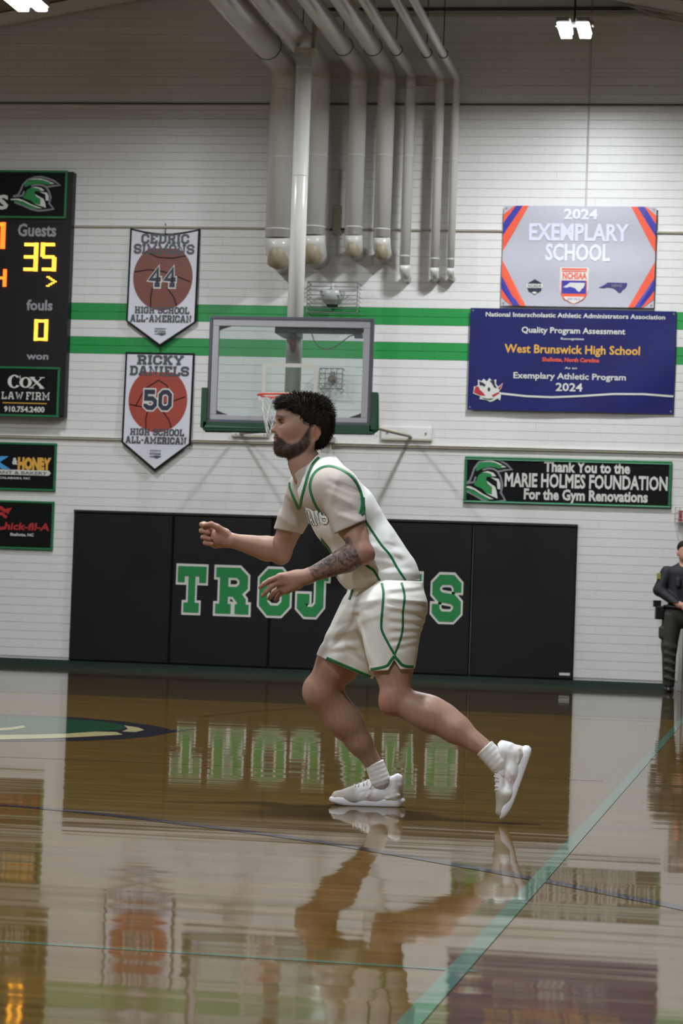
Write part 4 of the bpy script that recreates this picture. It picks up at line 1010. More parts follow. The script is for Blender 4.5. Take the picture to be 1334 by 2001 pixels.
# ------------------------------------------------------------------ solid modelling: smooth unions of tapered limbs on a grid
class Frame:
    """local frame of a figure: x right, y away from the camera, z up, origin on the floor"""
    def __init__(s, px, d0):
        x, y, z = ray(px, 1000); s.x0 = x / y * d0; s.d0 = d0
        s.loc = Vector((CY * s.x0 - SY * d0, SY * s.x0 + CY * d0, 0))
    def J(s, px, py, d):
        x, y, z = ray(px, py); t = d / y
        return np.array((x * t - s.x0, d - s.d0, z * t + CAM_H))
    def px(s, X, Y, Z):
        """local points -> pixel coordinates (used to place folds and seams)"""
        x, y, z = X + s.x0, Y + s.d0, Z - CAM_H
        cp, sp = math.cos(PITCH), math.sin(PITCH)
        yc = cp * y + sp * z; zc = -sp * y + cp * z
        c, s_ = math.cos(ROLL), math.sin(ROLL); xr = c * x + s_ * zc; zr = -s_ * x + c * zc
        return 667 + F_PX * xr / yc, 1000.5 - F_PX * zr / yc

class Vol:
    def __init__(s, lo, hi, h):
        s.lo = np.array(lo, float); s.h = h; s.n = np.ceil((np.array(hi) - s.lo) / h).astype(int) + 1
        s.ax = [s.lo[i] + h * np.arange(s.n[i]) for i in range(3)]
        s.D = np.full(s.n, 0.2, np.float32)
    def sub(s, lo, hi):
        a = np.clip(np.floor((np.array(lo) - s.lo) / s.h).astype(int), 0, s.n); b = np.clip(np.ceil((np.array(hi) - s.lo) / s.h).astype(int) + 1, 0, s.n)
        sl = tuple(slice(a[i], b[i]) for i in range(3))
        return sl, s.ax[0][sl[0]][:, None, None].astype(np.float32), s.ax[1][sl[1]][None, :, None].astype(np.float32), s.ax[2][sl[2]][None, None, :].astype(np.float32)
    def put(s, fn, lo, hi, k=0.0, op='u'):
        m = 0.02 + k
        sl, X, Y, Z = s.sub(np.array(lo) - m, np.array(hi) + m)
        A = s.D[sl]
        if A.size == 0: return
        d = fn(X, Y, Z)
        if op == 'u':
            if k > 0: hh = np.clip(.5 + .5 * (A - d) / k, 0, 1); s.D[sl] = A * (1 - hh) + d * hh - k * hh * (1 - hh)
            else: s.D[sl] = np.minimum(A, d)
        elif op == 's':
            d = -d
            if k > 0: hh = np.clip(.5 - .5 * (A - d) / k, 0, 1); s.D[sl] = A * (1 - hh) + d * hh + k * hh * (1 - hh)
            else: s.D[sl] = np.maximum(A, d)
        elif op == 'add': s.D[sl] = A + d
    def cone(s, a, b, ra, rb, k=0.02, fl=None, op='u'):
        """tapered limb a->b; fl=(axis vector, factor) widens (>1) or flattens (<1) along that axis"""
        a, b = np.array(a, float), np.array(b, float); ba = b - a; L2 = max(ba @ ba, 1e-9)
        u = None
        if fl is not None: u = np.array(fl[0], float); u /= np.linalg.norm(u); f = fl[1]
        def fn(X, Y, Z):
            px_, py_, pz_ = X - a[0], Y - a[1], Z - a[2]
            t = np.clip((px_ * ba[0] + py_ * ba[1] + pz_ * ba[2]) / L2, 0, 1)
            qx, qy, qz = px_ - t * ba[0], py_ - t * ba[1], pz_ - t * ba[2]
            d2 = qx * qx + qy * qy + qz * qz
            if u is not None:
                c_ = qx * u[0] + qy * u[1] + qz * u[2]; d2 = np.maximum(d2 + c_ * c_ * (1 / f ** 2 - 1), 0)
            return (np.sqrt(d2) - (ra + (rb - ra) * t)).astype(np.float32)
        r = max(ra, rb) * (max(1, fl[1]) if fl is not None else 1)
        s.put(fn, np.minimum(a, b) - r, np.maximum(a, b) + r, k, op)
    def ell(s, c, r, k=0.02, rot=None, op='u'):
        c, r = np.array(c, float), np.array(r, float); Rm = np.eye(3) if rot is None else np.array(rot).T
        def fn(X, Y, Z):
            x, y, z = X - c[0], Y - c[1], Z - c[2]
            q = [(Rm[i, 0] * x + Rm[i, 1] * y + Rm[i, 2] * z) for i in range(3)]
            k0 = np.sqrt((q[0] / r[0]) ** 2 + (q[1] / r[1]) ** 2 + (q[2] / r[2]) ** 2); k1 = np.sqrt((q[0] / r[0] ** 2) ** 2 + (q[1] / r[1] ** 2) ** 2 + (q[2] / r[2] ** 2) ** 2) + 1e-6
            return (k0 * (k0 - 1) / k1).astype(np.float32)
        R_ = r.max() if rot is not None else r
        s.put(fn, c - R_, c + R_, k, op)
    def plane_cut(s, p, n, lo=None, hi=None, k=0.0):
        """remove what lies on the side n points to"""
        p, n = np.array(p, float), np.array(n, float); n /= np.linalg.norm(n)
        lo = s.lo if lo is None else lo; hi = s.lo + s.h * s.n if hi is None else hi
        s.put(lambda X, Y, Z: (-((X - p[0]) * n[0] + (Y - p[1]) * n[1] + (Z - p[2]) * n[2])).astype(np.float32) + 0 * (X + Y + Z), lo, hi, k, 's')
    def shell(s, t): s.D = np.maximum(s.D, -(s.D + t))
    def mesh(s):
        """surface nets"""
        D = s.D; n = D.shape
        neg = D < 0
        c8 = sum(neg[i:n[0] - 1 + i, j:n[1] - 1 + j, k:n[2] - 1 + k].astype(np.int8) for i in (0, 1) for j in (0, 1) for k in (0, 1))
        act = (c8 > 0) & (c8 < 8); idx = np.argwhere(act); N = len(idx)
        vid = np.full(act.shape, -1, np.int32); vid[act] = np.arange(N)
        acc = np.zeros((N, 3)); cnt = np.zeros(N)
        I, Jx, K = idx.T
        for a in range(3):
            o1, o2 = [q for q in range(3) if q != a]
            for u in (0, 1):
                for v in (0, 1):
                    off = np.zeros(3, int); off[o1] = u; off[o2] = v; off2 = off.copy(); off2[a] = 1
                    d0 = D[I + off[0], Jx + off[1], K + off[2]]; d1 = D[I + off2[0], Jx + off2[1], K + off2[2]]
                    cr = (d0 < 0) != (d1 < 0); t = np.where(cr, d0 / np.where(cr, d0 - d1, 1), 0)
                    p = np.tile(off.astype(float), (N, 1)); p[:, a] = t
                    acc[cr] += p[cr]; cnt[cr] += 1
        V = s.lo + s.h * (idx + acc / cnt[:, None])
        Q = []
        for a in range(3):
            o1, o2 = (a + 1) % 3, (a + 2) % 3
            sl0 = [slice(None)] * 3; sl1 = [slice(None)] * 3; sl0[a] = slice(0, -1); sl1[a] = slice(1, None)
            A, B_ = neg[tuple(sl0)], neg[tuple(sl1)]
            for flip, m in ((False, A & ~B_), (True, ~A & B_)):
                e = np.argwhere(m); e = e[(e[:, o1] > 0) & (e[:, o2] > 0) & (e[:, o1] < n[o1] - 1) & (e[:, o2] < n[o2] - 1)]
                if not len(e): continue
                def g(du, dv): q = e.copy(); q[:, o1] -= du; q[:, o2] -= dv; return vid[q[:, 0], q[:, 1], q[:, 2]]
                q = np.stack([g(1, 1), g(0, 1), g(0, 0), g(1, 0)], 1)
                Q.append(q[:, ::-1] if flip else q)
        Q = np.concatenate(Q); Q = Q[(Q >= 0).all(1)]
        return V, Q
def np_mesh(name, V, Q, parent, m, col=None, ink=None):
    me = bpy.data.meshes.new(name); me.vertices.add(len(V)); me.vertices.foreach_set('co', np.ascontiguousarray(V, np.float32).ravel())
    me.loops.add(len(Q) * 4); me.loops.foreach_set('vertex_index', np.ascontiguousarray(Q, np.int32).ravel())
    me.polygons.add(len(Q)); me.polygons.foreach_set('loop_start', np.arange(0, len(Q) * 4, 4, dtype=np.int32)); me.polygons.foreach_set('loop_total', np.full(len(Q), 4, np.int32))
    me.update(calc_edges=True); smooth(me)
    if col is not None:
        a = me.attributes.new('Col', 'FLOAT_COLOR', 'POINT'); c4 = np.ones((len(V), 4), np.float32); c4[:, :3] = col; a.data.foreach_set('color', c4.ravel())
    if ink is not None:
        a = me.attributes.new('Ink', 'FLOAT', 'POINT'); a.data.foreach_set('value', ink.astype(np.float32))
    return link(name, me, parent, m)
def relax(V, Q, it=2, f=.5):
    for _ in range(it):
        acc = np.zeros_like(V); cnt = np.zeros(len(V))
        for a, b in ((0, 1), (1, 2), (2, 3), (3, 0)):
            np.add.at(acc, Q[:, a], V[Q[:, b]]); np.add.at(acc, Q[:, b], V[Q[:, a]]); np.add.at(cnt, Q[:, a], 1); np.add.at(cnt, Q[:, b], 1)
        V = V + f * (acc / np.maximum(cnt, 1)[:, None] - V)
    return V
def sstep(a, b, x): t = np.clip((x - a) / (b - a), 0, 1); return t * t * (3 - 2 * t)
def seg_dist2(PX, PY, x1, y1, x2, y2):
    dx, dy = x2 - x1, y2 - y1; t = np.clip(((PX - x1) * dx + (PY - y1) * dy) / (dx * dx + dy * dy + 1e-9), 0, 1)
    return np.hypot(PX - x1 - t * dx, PY - y1 - t * dy), t
def folds(V_, fr, L, lo=.0022):
    """cloth folds: ridges (+mm) and creases (-mm) along short lines"""
    X, Y, Z = [a.astype(np.float32) for a in V_.ax]; 
    near = np.argwhere(np.abs(V_.D) < .04)
    if not len(near): return
    P = V_.lo + V_.h * near; PX, PY = fr.px(P[:, 0], P[:, 1], P[:, 2]); acc = np.zeros(len(P))
    for x1, y1, x2, y2, w_, mm in L:
        d, t = seg_dist2(PX, PY, x1, y1, x2, y2); acc += mm * .001 * np.exp(-(d / w_) ** 2) * np.sqrt(np.clip(np.minimum(t, 1 - t) * 5 + .25, 0, 1))
    V_.D[near[:, 0], near[:, 1], near[:, 2]] -= np.maximum(acc, -lo).astype(np.float32)
def ribbon(name, parent, bvh, fr, pts, width, m, d0=10.2, lift=.0022, closed=False):
    """raised tape laid on cloth along a line"""
    P = [np.array(p, float) for p in pts]
    # smooth resample
    out = []
    for i in range(len(P) - 1):
        p0, p1, p2, p3 = P[max(i - 1, 0)], P[i], P[i + 1], P[min(i + 2, len(P) - 1)]
        n = max(2, int(np.hypot(*(p2 - p1)) / 3))
        for k in range(n):
            t = k / n; out.append(.5 * ((2 * p1) + (p2 - p0) * t + (2 * p0 - 5 * p1 + 4 * p2 - p3) * t * t + (3 * p1 - p0 - 3 * p2 + p3) * t ** 3))
    out.append(P[-1]); mb = MB(); prof = ((-1, -.004), (-.92, lift * .6), (-.5, lift), (0, lift * 1.1), (.5, lift), (.92, lift * .6), (1, -.004)); prev = None
    for i, p in enumerate(out):
        d = out[min(i + 1, len(out) - 1)] - out[max(i - 1, 0)]; d = d / (np.hypot(*d) + 1e-9); nn = np.array((-d[1], d[0]))
        row = []
        for s_, h_ in prof:
            q = p + nn * s_ * width / 2; a = Vector(fr.J(q[0], q[1], d0)); b = Vector(fr.J(q[0], q[1], d0 + 2)); dr = (b - a).normalized()
            hit, nrm, _, _ = bvh.ray_cast(a, dr)
            if hit is None: row = None; break
            if nrm.dot(dr) > 0: nrm = -nrm
            row.append(hit + nrm * h_)
        if row:
            n = len(mb.v); mb.v += [tuple(q) for q in row]
            if prev is not None:
                for j in range(len(prof) - 1): mb.face((prev + j, prev + j + 1, n + j + 1, n + j))
            prev = n
        else: prev = None
    if not mb.f: return None
    bm_o = mb.build(name, m, parent, True)
    return bm_o
def bvh_of(V, Q): return BVHTree.FromPolygons([tuple(v) for v in V], [tuple(q) for q in Q.tolist()])
def noise3(P, s, seed=0):
    """cheap smooth pseudo-noise, about -1..1"""
    r = np.random.default_rng(seed); o = np.zeros(len(P))
    for i in range(6):
        k = r.normal(size=3); k = k / np.linalg.norm(k) * s * (1 + .5 * i); o += np.sin(P @ k + r.uniform(0, 6.28)) / (1 + .3 * i)
    return o / 3

M['skin'] = vcol_mat('skin', .48, .35, bump=(220, .12, .001), tattoo=True, sss=.08)
M['jersey'] = mat('off_white_jersey_knit', lin(240, 240, 238), .62, spec=.3, noise=(9, .03), bump=(260, .15, .0012))
M['tee'] = mat('white_undershirt_cotton', lin(188, 178, 170), .8, spec=.2, noise=(9, .03), bump=(200, .15, .001))
M['shorts'] = mat('off_white_shorts_satin', lin(230, 228, 222), .5, spec=.4, noise=(9, .03), bump=(240, .12, .001))
M['jersey_outline'] = mat('jersey_letter_outline', lin(122, 132, 116), .6)
M['trim_green'] = mat('kelly_green_trim', lin(24, 110, 62), .55)
M['hair'] = mat('dark_brown_hair', lin(38, 31, 25), .75, spec=.2, noise=(60, .4))
M['beard'] = mat('dark_beard_hair', lin(36, 28, 24), .6, spec=.3)
M['eye_white'] = mat('eye_white', lin(120, 108, 100), .3)  # darker than a real eye white: shadow over the eye put into its colour
M['iris'] = mat('dark_iris', lin(40, 30, 24), .2)
M['sock'] = mat('white_ribbed_sock', lin(224, 220, 218), .85, spec=.2, bump=(180, .3, .002))
M['shoe'] = vcol_mat('shoe_upper', .55, .35, bump=(240, .2, .001))
M['sole'] = mat('pale_rubber_sole', lin(238, 237, 243), .42, noise=(12, .03))
M['lace'] = mat('shoe_lace', lin(222, 214, 210), .8)
M['shoe_dark'] = mat('shoe_dark_print', lin(70, 66, 74), .5)

# ================================================================== THE PLAYER
fr = Frame(770, 11.1); J = fr.J
player = tag(empty('person', fr.loc, YAW), 'bearded player in a white and green uniform, crouching and facing left, forearm tattooed', 'person')
H_ = .0042
# ---- depths (distance ahead of the camera)
DN, DF = 10.98, 11.23            # near and far hip
hipN, kneeN, ankN = J(772, 1196, DN), J(776, 1366, 10.93), J(948, 1466, 10.80)
hipF, kneeF, ankF = J(728, 1196, DF), J(628, 1350, 11.33), J(733, 1500, 11.40)
shN, elN, wrN = J(668, 968, 10.90), J(706, 1080, 10.83), J(600, 1127, 10.86)
shF, elF, wrF = J(592, 968, 11.28), J(548, 1078, 11.42), J(451, 1056, 11.33)

def body_limbs(B_):
    yv = (0, 1, 0)
    # torso under the clothes
    B_.cone(J(765, 1165, 11.1), J(735, 1110, 11.1), .125, .115, .05, (yv, 1.2))
    B_.cone(J(735, 1110, 11.1), J(660, 985, 11.09), .115, .13, .05, (yv, 1.25))
    B_.cone(J(650, 965, 10.98), J(610, 962, 11.2), .085, .085, .05)
    B_.cone(J(636, 934, 11.09), J(594, 905, 11.09), .080, .056, .04)          # neck base
    B_.cone(J(604, 925, 11.09), J(586, 872, 11.09), .064, .060, .03)          # neck
    B_.cone(J(588, 935, 11.07), J(576, 905, 11.08), .030, .024, .03)           # throat
    # arms
    for sh, el, wr, sx in ((shN, elN, wrN, 1), (shF, elF, wrF, -1)):
        B_.cone(sh, el, .062, .048, .02)
        m_ = sh + (el - sh) * .45; B_.ell(m_ + np.array((-.012, 0, 0)), (.055, .05, .075), .03)
        up = np.array((0, 0, 1.)); f1 = el + (wr - el) * .28
        B_.cone(el, f1, .046, .0505, .02); B_.cone(f1, wr, .0505, .0275, .02, (up, 1.12))
    B_.ell(elN + np.array((.022, 0, -.012)), (.030, .03, .03), .03)             # near elbow point
    B_.ell(elF + np.array((.004, 0, -.030)), (.028, .03, .026), .03)
    # legs
    B_.cone(hipN, J(768, 1300, 10.96), .098, .084, .04); B_.cone(J(768, 1300, 10.96), J(772, 1350, 10.93), .084, .064, .03)
    B_.ell(J(762, 1372, 10.92), (.050, .052, .058), .03)                        # near kneecap
    B_.cone(J(778, 1370, 10.93), J(838, 1396, 10.90), .064, .066, .03)
    B_.cone(J(838, 1396, 10.90), J(890, 1424, 10.86), .069, .058, .05); B_.cone(J(890, 1424, 10.86), J(948, 1464, 10.80), .056, .038, .04)
    B_.cone(J(815, 1384, 10.92), J(870, 1400, 10.89), .050, .046, .05)
    B_.cone(hipF, J(664, 1290, 11.29), .104, .093, .04); B_.cone(J(664, 1290, 11.29), J(632, 1340, 11.32), .095, .074, .04)
    B_.ell(J(613, 1348, 11.33), (.045, .052, .055), .03)
    B_.cone(J(628, 1358, 11.33), J(667, 1408, 11.36), .069, .062, .05); B_.cone(J(667, 1408, 11.36), J(702, 1450, 11.38), .063, .051, .05)
    B_.cone(J(702, 1450, 11.38), J(733, 1497, 11.40), .051, .037, .04)
    B_.cone(J(655, 1372, 11.35), J(686, 1412, 11.37), .045, .048, .06)
def hand_near(B_):
    k = .008
    B_.cone(wrN, J(578, 1131, 10.87), .027, .031, .02, ((0, 0, 1), 1.15))
    for a, b, r1, r2 in (((582, 1124), (548, 1128), .022, .020), ((582, 1132), (548, 1138), .022, .019), ((581, 1138), (552, 1148), .021, .017), ((580, 1143), (558, 1155), .019, .016)):
        B_.cone(J(*a, 10.87), J(*b, 10.865 if b[1] < 1140 else 10.88), r1, r2, .016)
    F = [((548, 1126, 10.855), (527, 1134, 10.85), (516, 1141, 10.855), (508, 1148, 10.865)),
         ((547, 1136, 10.865), (529, 1147, 10.855), (520, 1156, 10.86), (513, 1164, 10.875)),
         ((551, 1147, 10.880), (537, 1157, 10.875), (530, 1164, 10.885), (525, 1170, 10.90)),
         ((557, 1154, 10.895), (546, 1162, 10.895), (541, 1168, 10.905), (538, 1173, 10.915))]
    for f, (r0, r1) in zip(F, ((.0118, .0090), (.0120, .0090), (.0112, .0086), (.0098, .0078))):
        q = [J(*p) for p in f]
        B_.cone(q[0], q[1], r0 * 1.08, r0, k); B_.cone(q[1], q[2], r0, r0 * .92, .003); B_.cone(q[2], q[3], r0 * .92, r1, .003)
    q = [J(585, 1136, 10.90), J(562, 1143, 10.945), J(545, 1149, 10.95), J(533, 1156, 10.945)]
    B_.cone(q[0], q[1], .019, .0150, .014); B_.cone(q[1], q[2], .0145, .0125, .004); B_.cone(q[2], q[3], .0125, .0095, .003)
def hand_far(B_):
    k = .006
    B_.cone(wrF, J(434, 1051, 11.33), .027, .033, .02)
    for a, b in (((440, 1042), (417, 1030)), ((440, 1048), (416, 1041)), ((440, 1056), (417, 1053)), ((440, 1060), (420, 1064))):
        B_.cone(J(*a, 11.335), J(*b, 11.355), .022, .019, .014)
    B_.ell(J(424, 1050, 11.325), (.03, .02, .034), .015)
    for i, (y0, y1, y2, y3) in enumerate(((1029, 1024, 1025, 1030), (1041, 1036, 1037, 1041), (1052, 1049, 1050, 1053), (1064, 1062, 1061, 1063))):
        s_ = (0, -1, 2, 6)[i]; r = (.0122, .0120, .0115, .0102)[i]
        q = [J(417, y0, 11.36), J(398 + s_, y1, 11.355), J(394 + s_, y2, 11.318), J(408 + s_, y3, 11.305)]
        B_.cone(q[0], q[1], r * 1.06, r, k); B_.cone(q[1], q[2], r, r * .95, .003); B_.cone(q[2], q[3], r * .95, r * .85, .003)
    q = [J(440, 1043, 11.315), J(424, 1030, 11.295), J(412, 1024, 11.290), J(401, 1026, 11.295)]
    B_.cone(q[0], q[1], .020, .0155, .012); B_.cone(q[1], q[2], .0145, .0125, .003); B_.cone(q[2], q[3], .0125, .010, .003)

# ---- head, modelled facing -x then turned a little toward the camera
HC = J(590, 850, 11.09)                 # pivot in the middle of the head
HYAW = R(13); ch, shh = math.cos(HYAW), math.sin(HYAW)
def HP(px, py, y=0.0):
    p = J(px, py, 11.09); v = np.array((p[0] - HC[0], y, p[2] - HC[2]))
    # turning left-facing head toward the viewer: forward (-x) swings to -y
    return HC + np.array((ch * v[0] - shh * v[1] * 1.0, shh * v[0] + ch * v[1], v[2]))
HR = np.array(((ch, -shh, 0), (shh, ch, 0), (0, 0, 1)))     # columns: head axes in the figure's frame
def head(B_):
    E = lambda px, py, y, r, k=.02, op='u': B_.ell(HP(px, py, y), r, k, HR, op)
    E(596, 822, 0, (.100, .078, .098), .02); E(580, 830, 0, (.088, .070, .085), .03)
    E(572, 846, 0, (.074, .060, .088), .03)                       # face block
    for s in (-1, 1):
        B_.cone(HP(598, 868, s * .050), HP(556, 882, s * .030), .020, .022, .03)      # jaw
        B_.cone(HP(600, 840, s * .060), HP(598, 868, s * .052), .016, .020, .03)
        E(562, 842, s * .040, (.026, .022, .022), .03)           # cheekbones
        E(547.5, 818, s * .026, (.0175, .026, .0085), .012)          # brow
    E(546, 880, 0, (.026, .030, .024), .03)                       # chin
    E(547, 862, 0, (.022, .032, .030), .03)                       # muzzle
    E(556, 806, 0, (.036, .055, .034), .03)                       # forehead
    for s in (-1, 1):
        E(545.5, 828, s * .033, (.0135, .0175, .0125), .012, 's')      # sockets
    B_.cone(HP(544, 822), HP(535.5, 839), .0085, .0115, .010); E(533.5, 842, 0, (.0130, .0125, .0095), .008)
    for s in (-1, 1): E(540, 844.5, s * .0125, (.0105, .0072, .0075), .006)
    E(537.5, 857, 0, (.0085, .0225, .0052), .008); E(538.5, 864, 0, (.0090, .0205, .0058), .008)
    for s in (-1, 1): E(546, 860.5, s * .026, (.006, .005, .003), .004, 's')
    B_.cone(HP(534, 860.6, -.019), HP(534, 860.6, .019), .0024, .0024, .003, None, 's')
    for s in (-1, 1):     # lids over the eyeballs
        E(551, 825.0, s * .033, (.0130, .0158, .0066), .005); E(551, 831.5, s * .033, (.012, .015, .0042), .005)
    for s in (-1, 1):     # ears
        B_.ell(HP(611, 848, s * .080), (.018, .0075, .034), .006, HR)
        B_.ell(HP(607, 849, s * .076), (.014, .012, .024), .01, HR)
        B_.ell(HP(609, 847, s * .089), (.010, .0062, .022), .004, HR, 's')
        B_.cone(HP(606, 833, s * .085), HP(617, 838, s * .087), .0048, .005, .004); B_.cone(HP(617, 838, s * .087), HP(618, 851, s * .085), .005, .0048, .004)
        B_.cone(HP(607, 862, s * .080), HP(606, 865, s * .078), .0075, .007, .006)
Bv = Vol((-.93, -.42, -.02), (.62, .50, 1.86), H_)
body_limbs(Bv); hand_near(Bv); hand_far(Bv); head(Bv)
V, Q = Bv.mesh(); V = relax(V, Q, 1, .35)
PXv, PYv = fr.px(V[:, 0], V[:, 1], V[:, 2])
# skin tones
L3 = lambda *c: np.array(lin(*c)[:3])
base = L3(166, 131, 113); red = L3(170, 106, 92); pale = L3(210, 168, 140); dark = L3(40, 31, 27)
col = np.tile(base, (len(V), 1))
def mixc(col, c, w_): return col * (1 - w_[:, None]) + c * w_[:, None]
def blob(p, r): return np.exp(-(((V - p) ** 2).sum(1)) / r ** 2)
n1 = noise3(V, 60, 3)
col = col * (1 + .05 * n1[:, None])
for p, r, a in ((kneeN, .06, .55), (J(748, 1378, 10.88), .05, .5), (kneeF, .07, .5), (elN + np.array((.03, 0, -.01)), .05, .5), (elF, .05, .3), (J(545, 1135, 10.85), .05, .35), (J(410, 1040, 11.3), .06, .4),
                (HP(536, 842), .018, .5), (HP(556, 848, -.04), .03, .35), (HP(612, 848, -.085), .03, .6)): col = mixc(col, red, np.clip(blob(p, r) * a * 1.2, 0, .8))
# head-local coordinates for the beard, brows, lips
hv = (V - HC) @ HR; hx, hy, hz = hv[:, 0], hv[:, 1], hv[:, 2]
kx = lambda px: (px - 590) / 443.0; kz = lambda py: (850 - py) / 443.0
isH = (hz > kz(905)) & (np.abs(hy) < .1) & (hx < .12) & (hx > -.17) & (V[:, 2] > J(590, 905, 11.1)[2])
hpx = 590 + hx * 443; hpy = 850 - hz * 443
# beard: below a line from the sideburn to the mouth corner, plus moustache
line_y = np.interp(hpx, (530, 538, 547, 556, 565, 575, 582, 588, 593, 600), (853, 853, 859, 867, 869, 865, 858, 849, 838, 830))
bd = sstep(-3.0, 5.0, hpy - line_y) * sstep(606, 593, hpx) * sstep(3, -4, hpy - np.interp(hpx, (530, 562, 578, 590, 602), (901, 901, 894, 884, 868)))
must = np.exp(-((hpy - 853.5) / 2.6) ** 2) * (np.abs(hy) < .028) * sstep(556, 548, hpx)
lipm = np.exp(-((hpy - 861.5) / 3.6) ** 2) * (np.abs(hy) < .021) * sstep(545, 541, hpx)
chin_gap = np.exp(-((hpy - 870) / 2.2) ** 2) * (np.abs(hy) < .014) * sstep(548, 542, hpx) * .4
bd = np.clip(np.maximum(bd, must) - lipm - chin_gap, 0, 1) * isH
bd = bd * np.clip(.93 + .12 * noise3(V, 400, 5), 0, 1)
col = mixc(col, dark, bd * .95)
col = mixc(col, L3(158, 92, 82), np.clip(lipm * isH, 0, 1) * .8)
for s in (-1, 1):
    bx, bz = kx(547), kz(816.5); w_ = np.exp(-((hz - bz + .22 * np.maximum(np.abs(hy) - .036, 0)) / .0062) ** 2) * sstep(.005, .012, np.abs(hy)) * sstep(.060, .050, np.abs(hy)) * (hx < kx(572)) * (hy * s > 0)
    col = mixc(col, dark, w_ * .95 * isH)
    wl = np.exp(-((hz - kz(824.0)) / .0030) ** 2) * sstep(.016, .022, np.abs(hy)) * sstep(.052, .046, np.abs(hy)) * (hx < kx(560)) * (hy * s > 0); col = mixc(col, dark, wl * .85 * isH)
    ws = np.exp(-((hz - kz(826)) / .013) ** 2) * np.exp(-((np.abs(hy) - .031) / .017) ** 2) * (hx < kx(562)) * (hy * s > 0); col = mixc(col, L3(120, 78, 66), ws * .55 * isH)  # ws: shade of the deep-set eye sockets painted into the skin colour
# scalp under the hair and hairy calves
col = mixc(col, dark, isH * sstep(1, -3, hpy - np.interp(hpx, (540, 556, 584, 592, 596, 606, 625), (798, 798, 800, 808, 838, 832, 850))) * .9)
leg = (V[:, 2] < .62) * (V[:, 2] > .05)
col = col * (1 - .10 * (leg * (noise3(V * np.array((1, 1, .35)), 330, 8) > .1))[:, None])
# tattooed near forearm
d_, t_ = seg_dist2(PXv, PYv, 700, 1080, 607, 1125)
nearm = (V[:, 1] < -.12)
ink = (sstep(40, 34, d_) * sstep(0.0, .03, t_) * sstep(1.0, .96, t_) * nearm * sstep(716, 702, PXv)) * np.clip(.85 + .3 * noise3(V, 90, 11), 0, 1)
player_body = np_mesh('body', V, Q, player, M['skin'], col, ink)

# ---- eyes
for s in (-1, 1):
    c = HP(551.5, 827.6, s * .033); fwd = HR @ np.array((-1, 0, 0)); mb = MB(); mb.lathe([(.0115 * math.sin(R(a)), .0115 * math.cos(R(a))) for a in range(2, 180, 16)], tuple(c), 'z', 16); e = mb.build('eye', M['eye_white'], player, True)
    mb = MB(); ic = c + fwd * .0100; mb.lathe([(.0002, -.0028), (.0045, -.0016), (.0056, .0)], (0, 0, 0), 'x', 14)
    Rm = np.array(HR); mb.v = [tuple(ic + Rm @ np.array(v)) for v in mb.v]; mb.build('iris', M['iris'], e, True)

# ---- hair: a soft mass with a messy outline, plus loose locks
hb = Vol(HC + np.array((-.17, -.14, -.11)), HC + np.array((.20, .14, .23)), .0042)
hE = lambda px, py, y, r, k=.02, op='u': hb.ell(HP(px, py, y), r, k, HR, op)
hE(604, 814, 0, (.106, .088, .086)); hE(582, 795, 0, (.086, .074, .050), .02); hE(562, 791, 0, (.050, .060, .034), .02); hE(600, 787, 0, (.094, .066, .030), .02)
hE(622, 832, 0, (.066, .076, .078), .03); hE(620, 856, 0, (.042, .060, .040), .02)
for s in (-1, 1): hb.cone(HP(594, 818, s * .064), HP(597, 838, s * .066), .019, .0085, .012); hE(586, 806, s * .052, (.052, .026, .034), .02)
# carve away face, ear and forehead
hE(540, 832, 0, (.092, .12, .070), .01, 's'); hE(564, 834, 0, (.062, .12, .077), .006, 's')
for s in (-1, 1): hE(607, 853, s * .095, (.024, .030, .040), .006, 's')
hE(592, 872, 0, (.050, .12, .040), .01, 's')
near = np.argwhere(np.abs(hb.D) < .015); P = hb.lo + hb.h * near
# lumpy locks
nz = noise3(P * np.array((1, 1, .5)), 90, 21) * .0042 + noise3(P * np.array((1, 1, .4)), 330, 22) * .0012; hb.D[near[:, 0], near[:, 1], near[:, 2]] += nz.astype(np.float32)
hV, hQ = hb.mesh(); hair = np_mesh('hair', hV, hQ, player, M['hair'])
hbv = bvh_of(hV, hQ); rr = np.random.default_rng(5); mb = MB()
sel = rr.choice(len(hV), min(len(hV), 7500), replace=False)
cen = HC + np.array((.02, 0, .02))
for i in sel:
    p = hV[i]; q = (p - HC) @ HR
    out = (p - cen); out /= np.linalg.norm(out)
    px_ = 590 + q[0] * 443; py_ = 850 - q[2] * 443
    if py_ > 832 and px_ < 606: continue
    top = sstep(826, 790, py_); fr_ = sstep(580, 550, px_)
    L_ = .010 + .020 * rr.random() ** 1.5 * (0.35 + top)
    flow = np.array((-.75 * fr_ + .35 * sstep(600, 640, px_), rr.normal() * .25, -.35 * fr_ + .1 - .9 * (1 - top))); flow = HR @ flow
    dirn = out * (.75 if top > .3 else .25) + flow * .9 + rr.normal(size=3) * .22; dirn /= np.linalg.norm(dirn)
    bend_ = np.array((0, 0, -.5)) * L_ * .5
    a = p - out * .004; b = p + dirn * L_ * .55; c_ = p + dirn * L_ + bend_
    sd = np.cross(dirn, out); sd /= np.linalg.norm(sd) + 1e-9; w_ = .0011
    n = len(mb.v); up_ = np.cross(sd, dirn)
    mb.v += [tuple(a + sd * w_), tuple(a - sd * w_), tuple(a + up_ * w_), tuple(b + sd * w_ * .8), tuple(b - sd * w_ * .8), tuple(b + up_ * w_ * .8), tuple(c_)]
    mb.f += [(n, n + 1, n + 4, n + 3), (n + 1, n + 2, n + 5, n + 4), (n + 2, n, n + 3, n + 5), (n + 3, n + 4, n + 6), (n + 4, n + 5, n + 6), (n + 5, n + 3, n + 6)]; mb.m += [0] * 6
locks = mb.build('loose_locks', M['hair'], hair, False); tag(locks, kind='stuff')
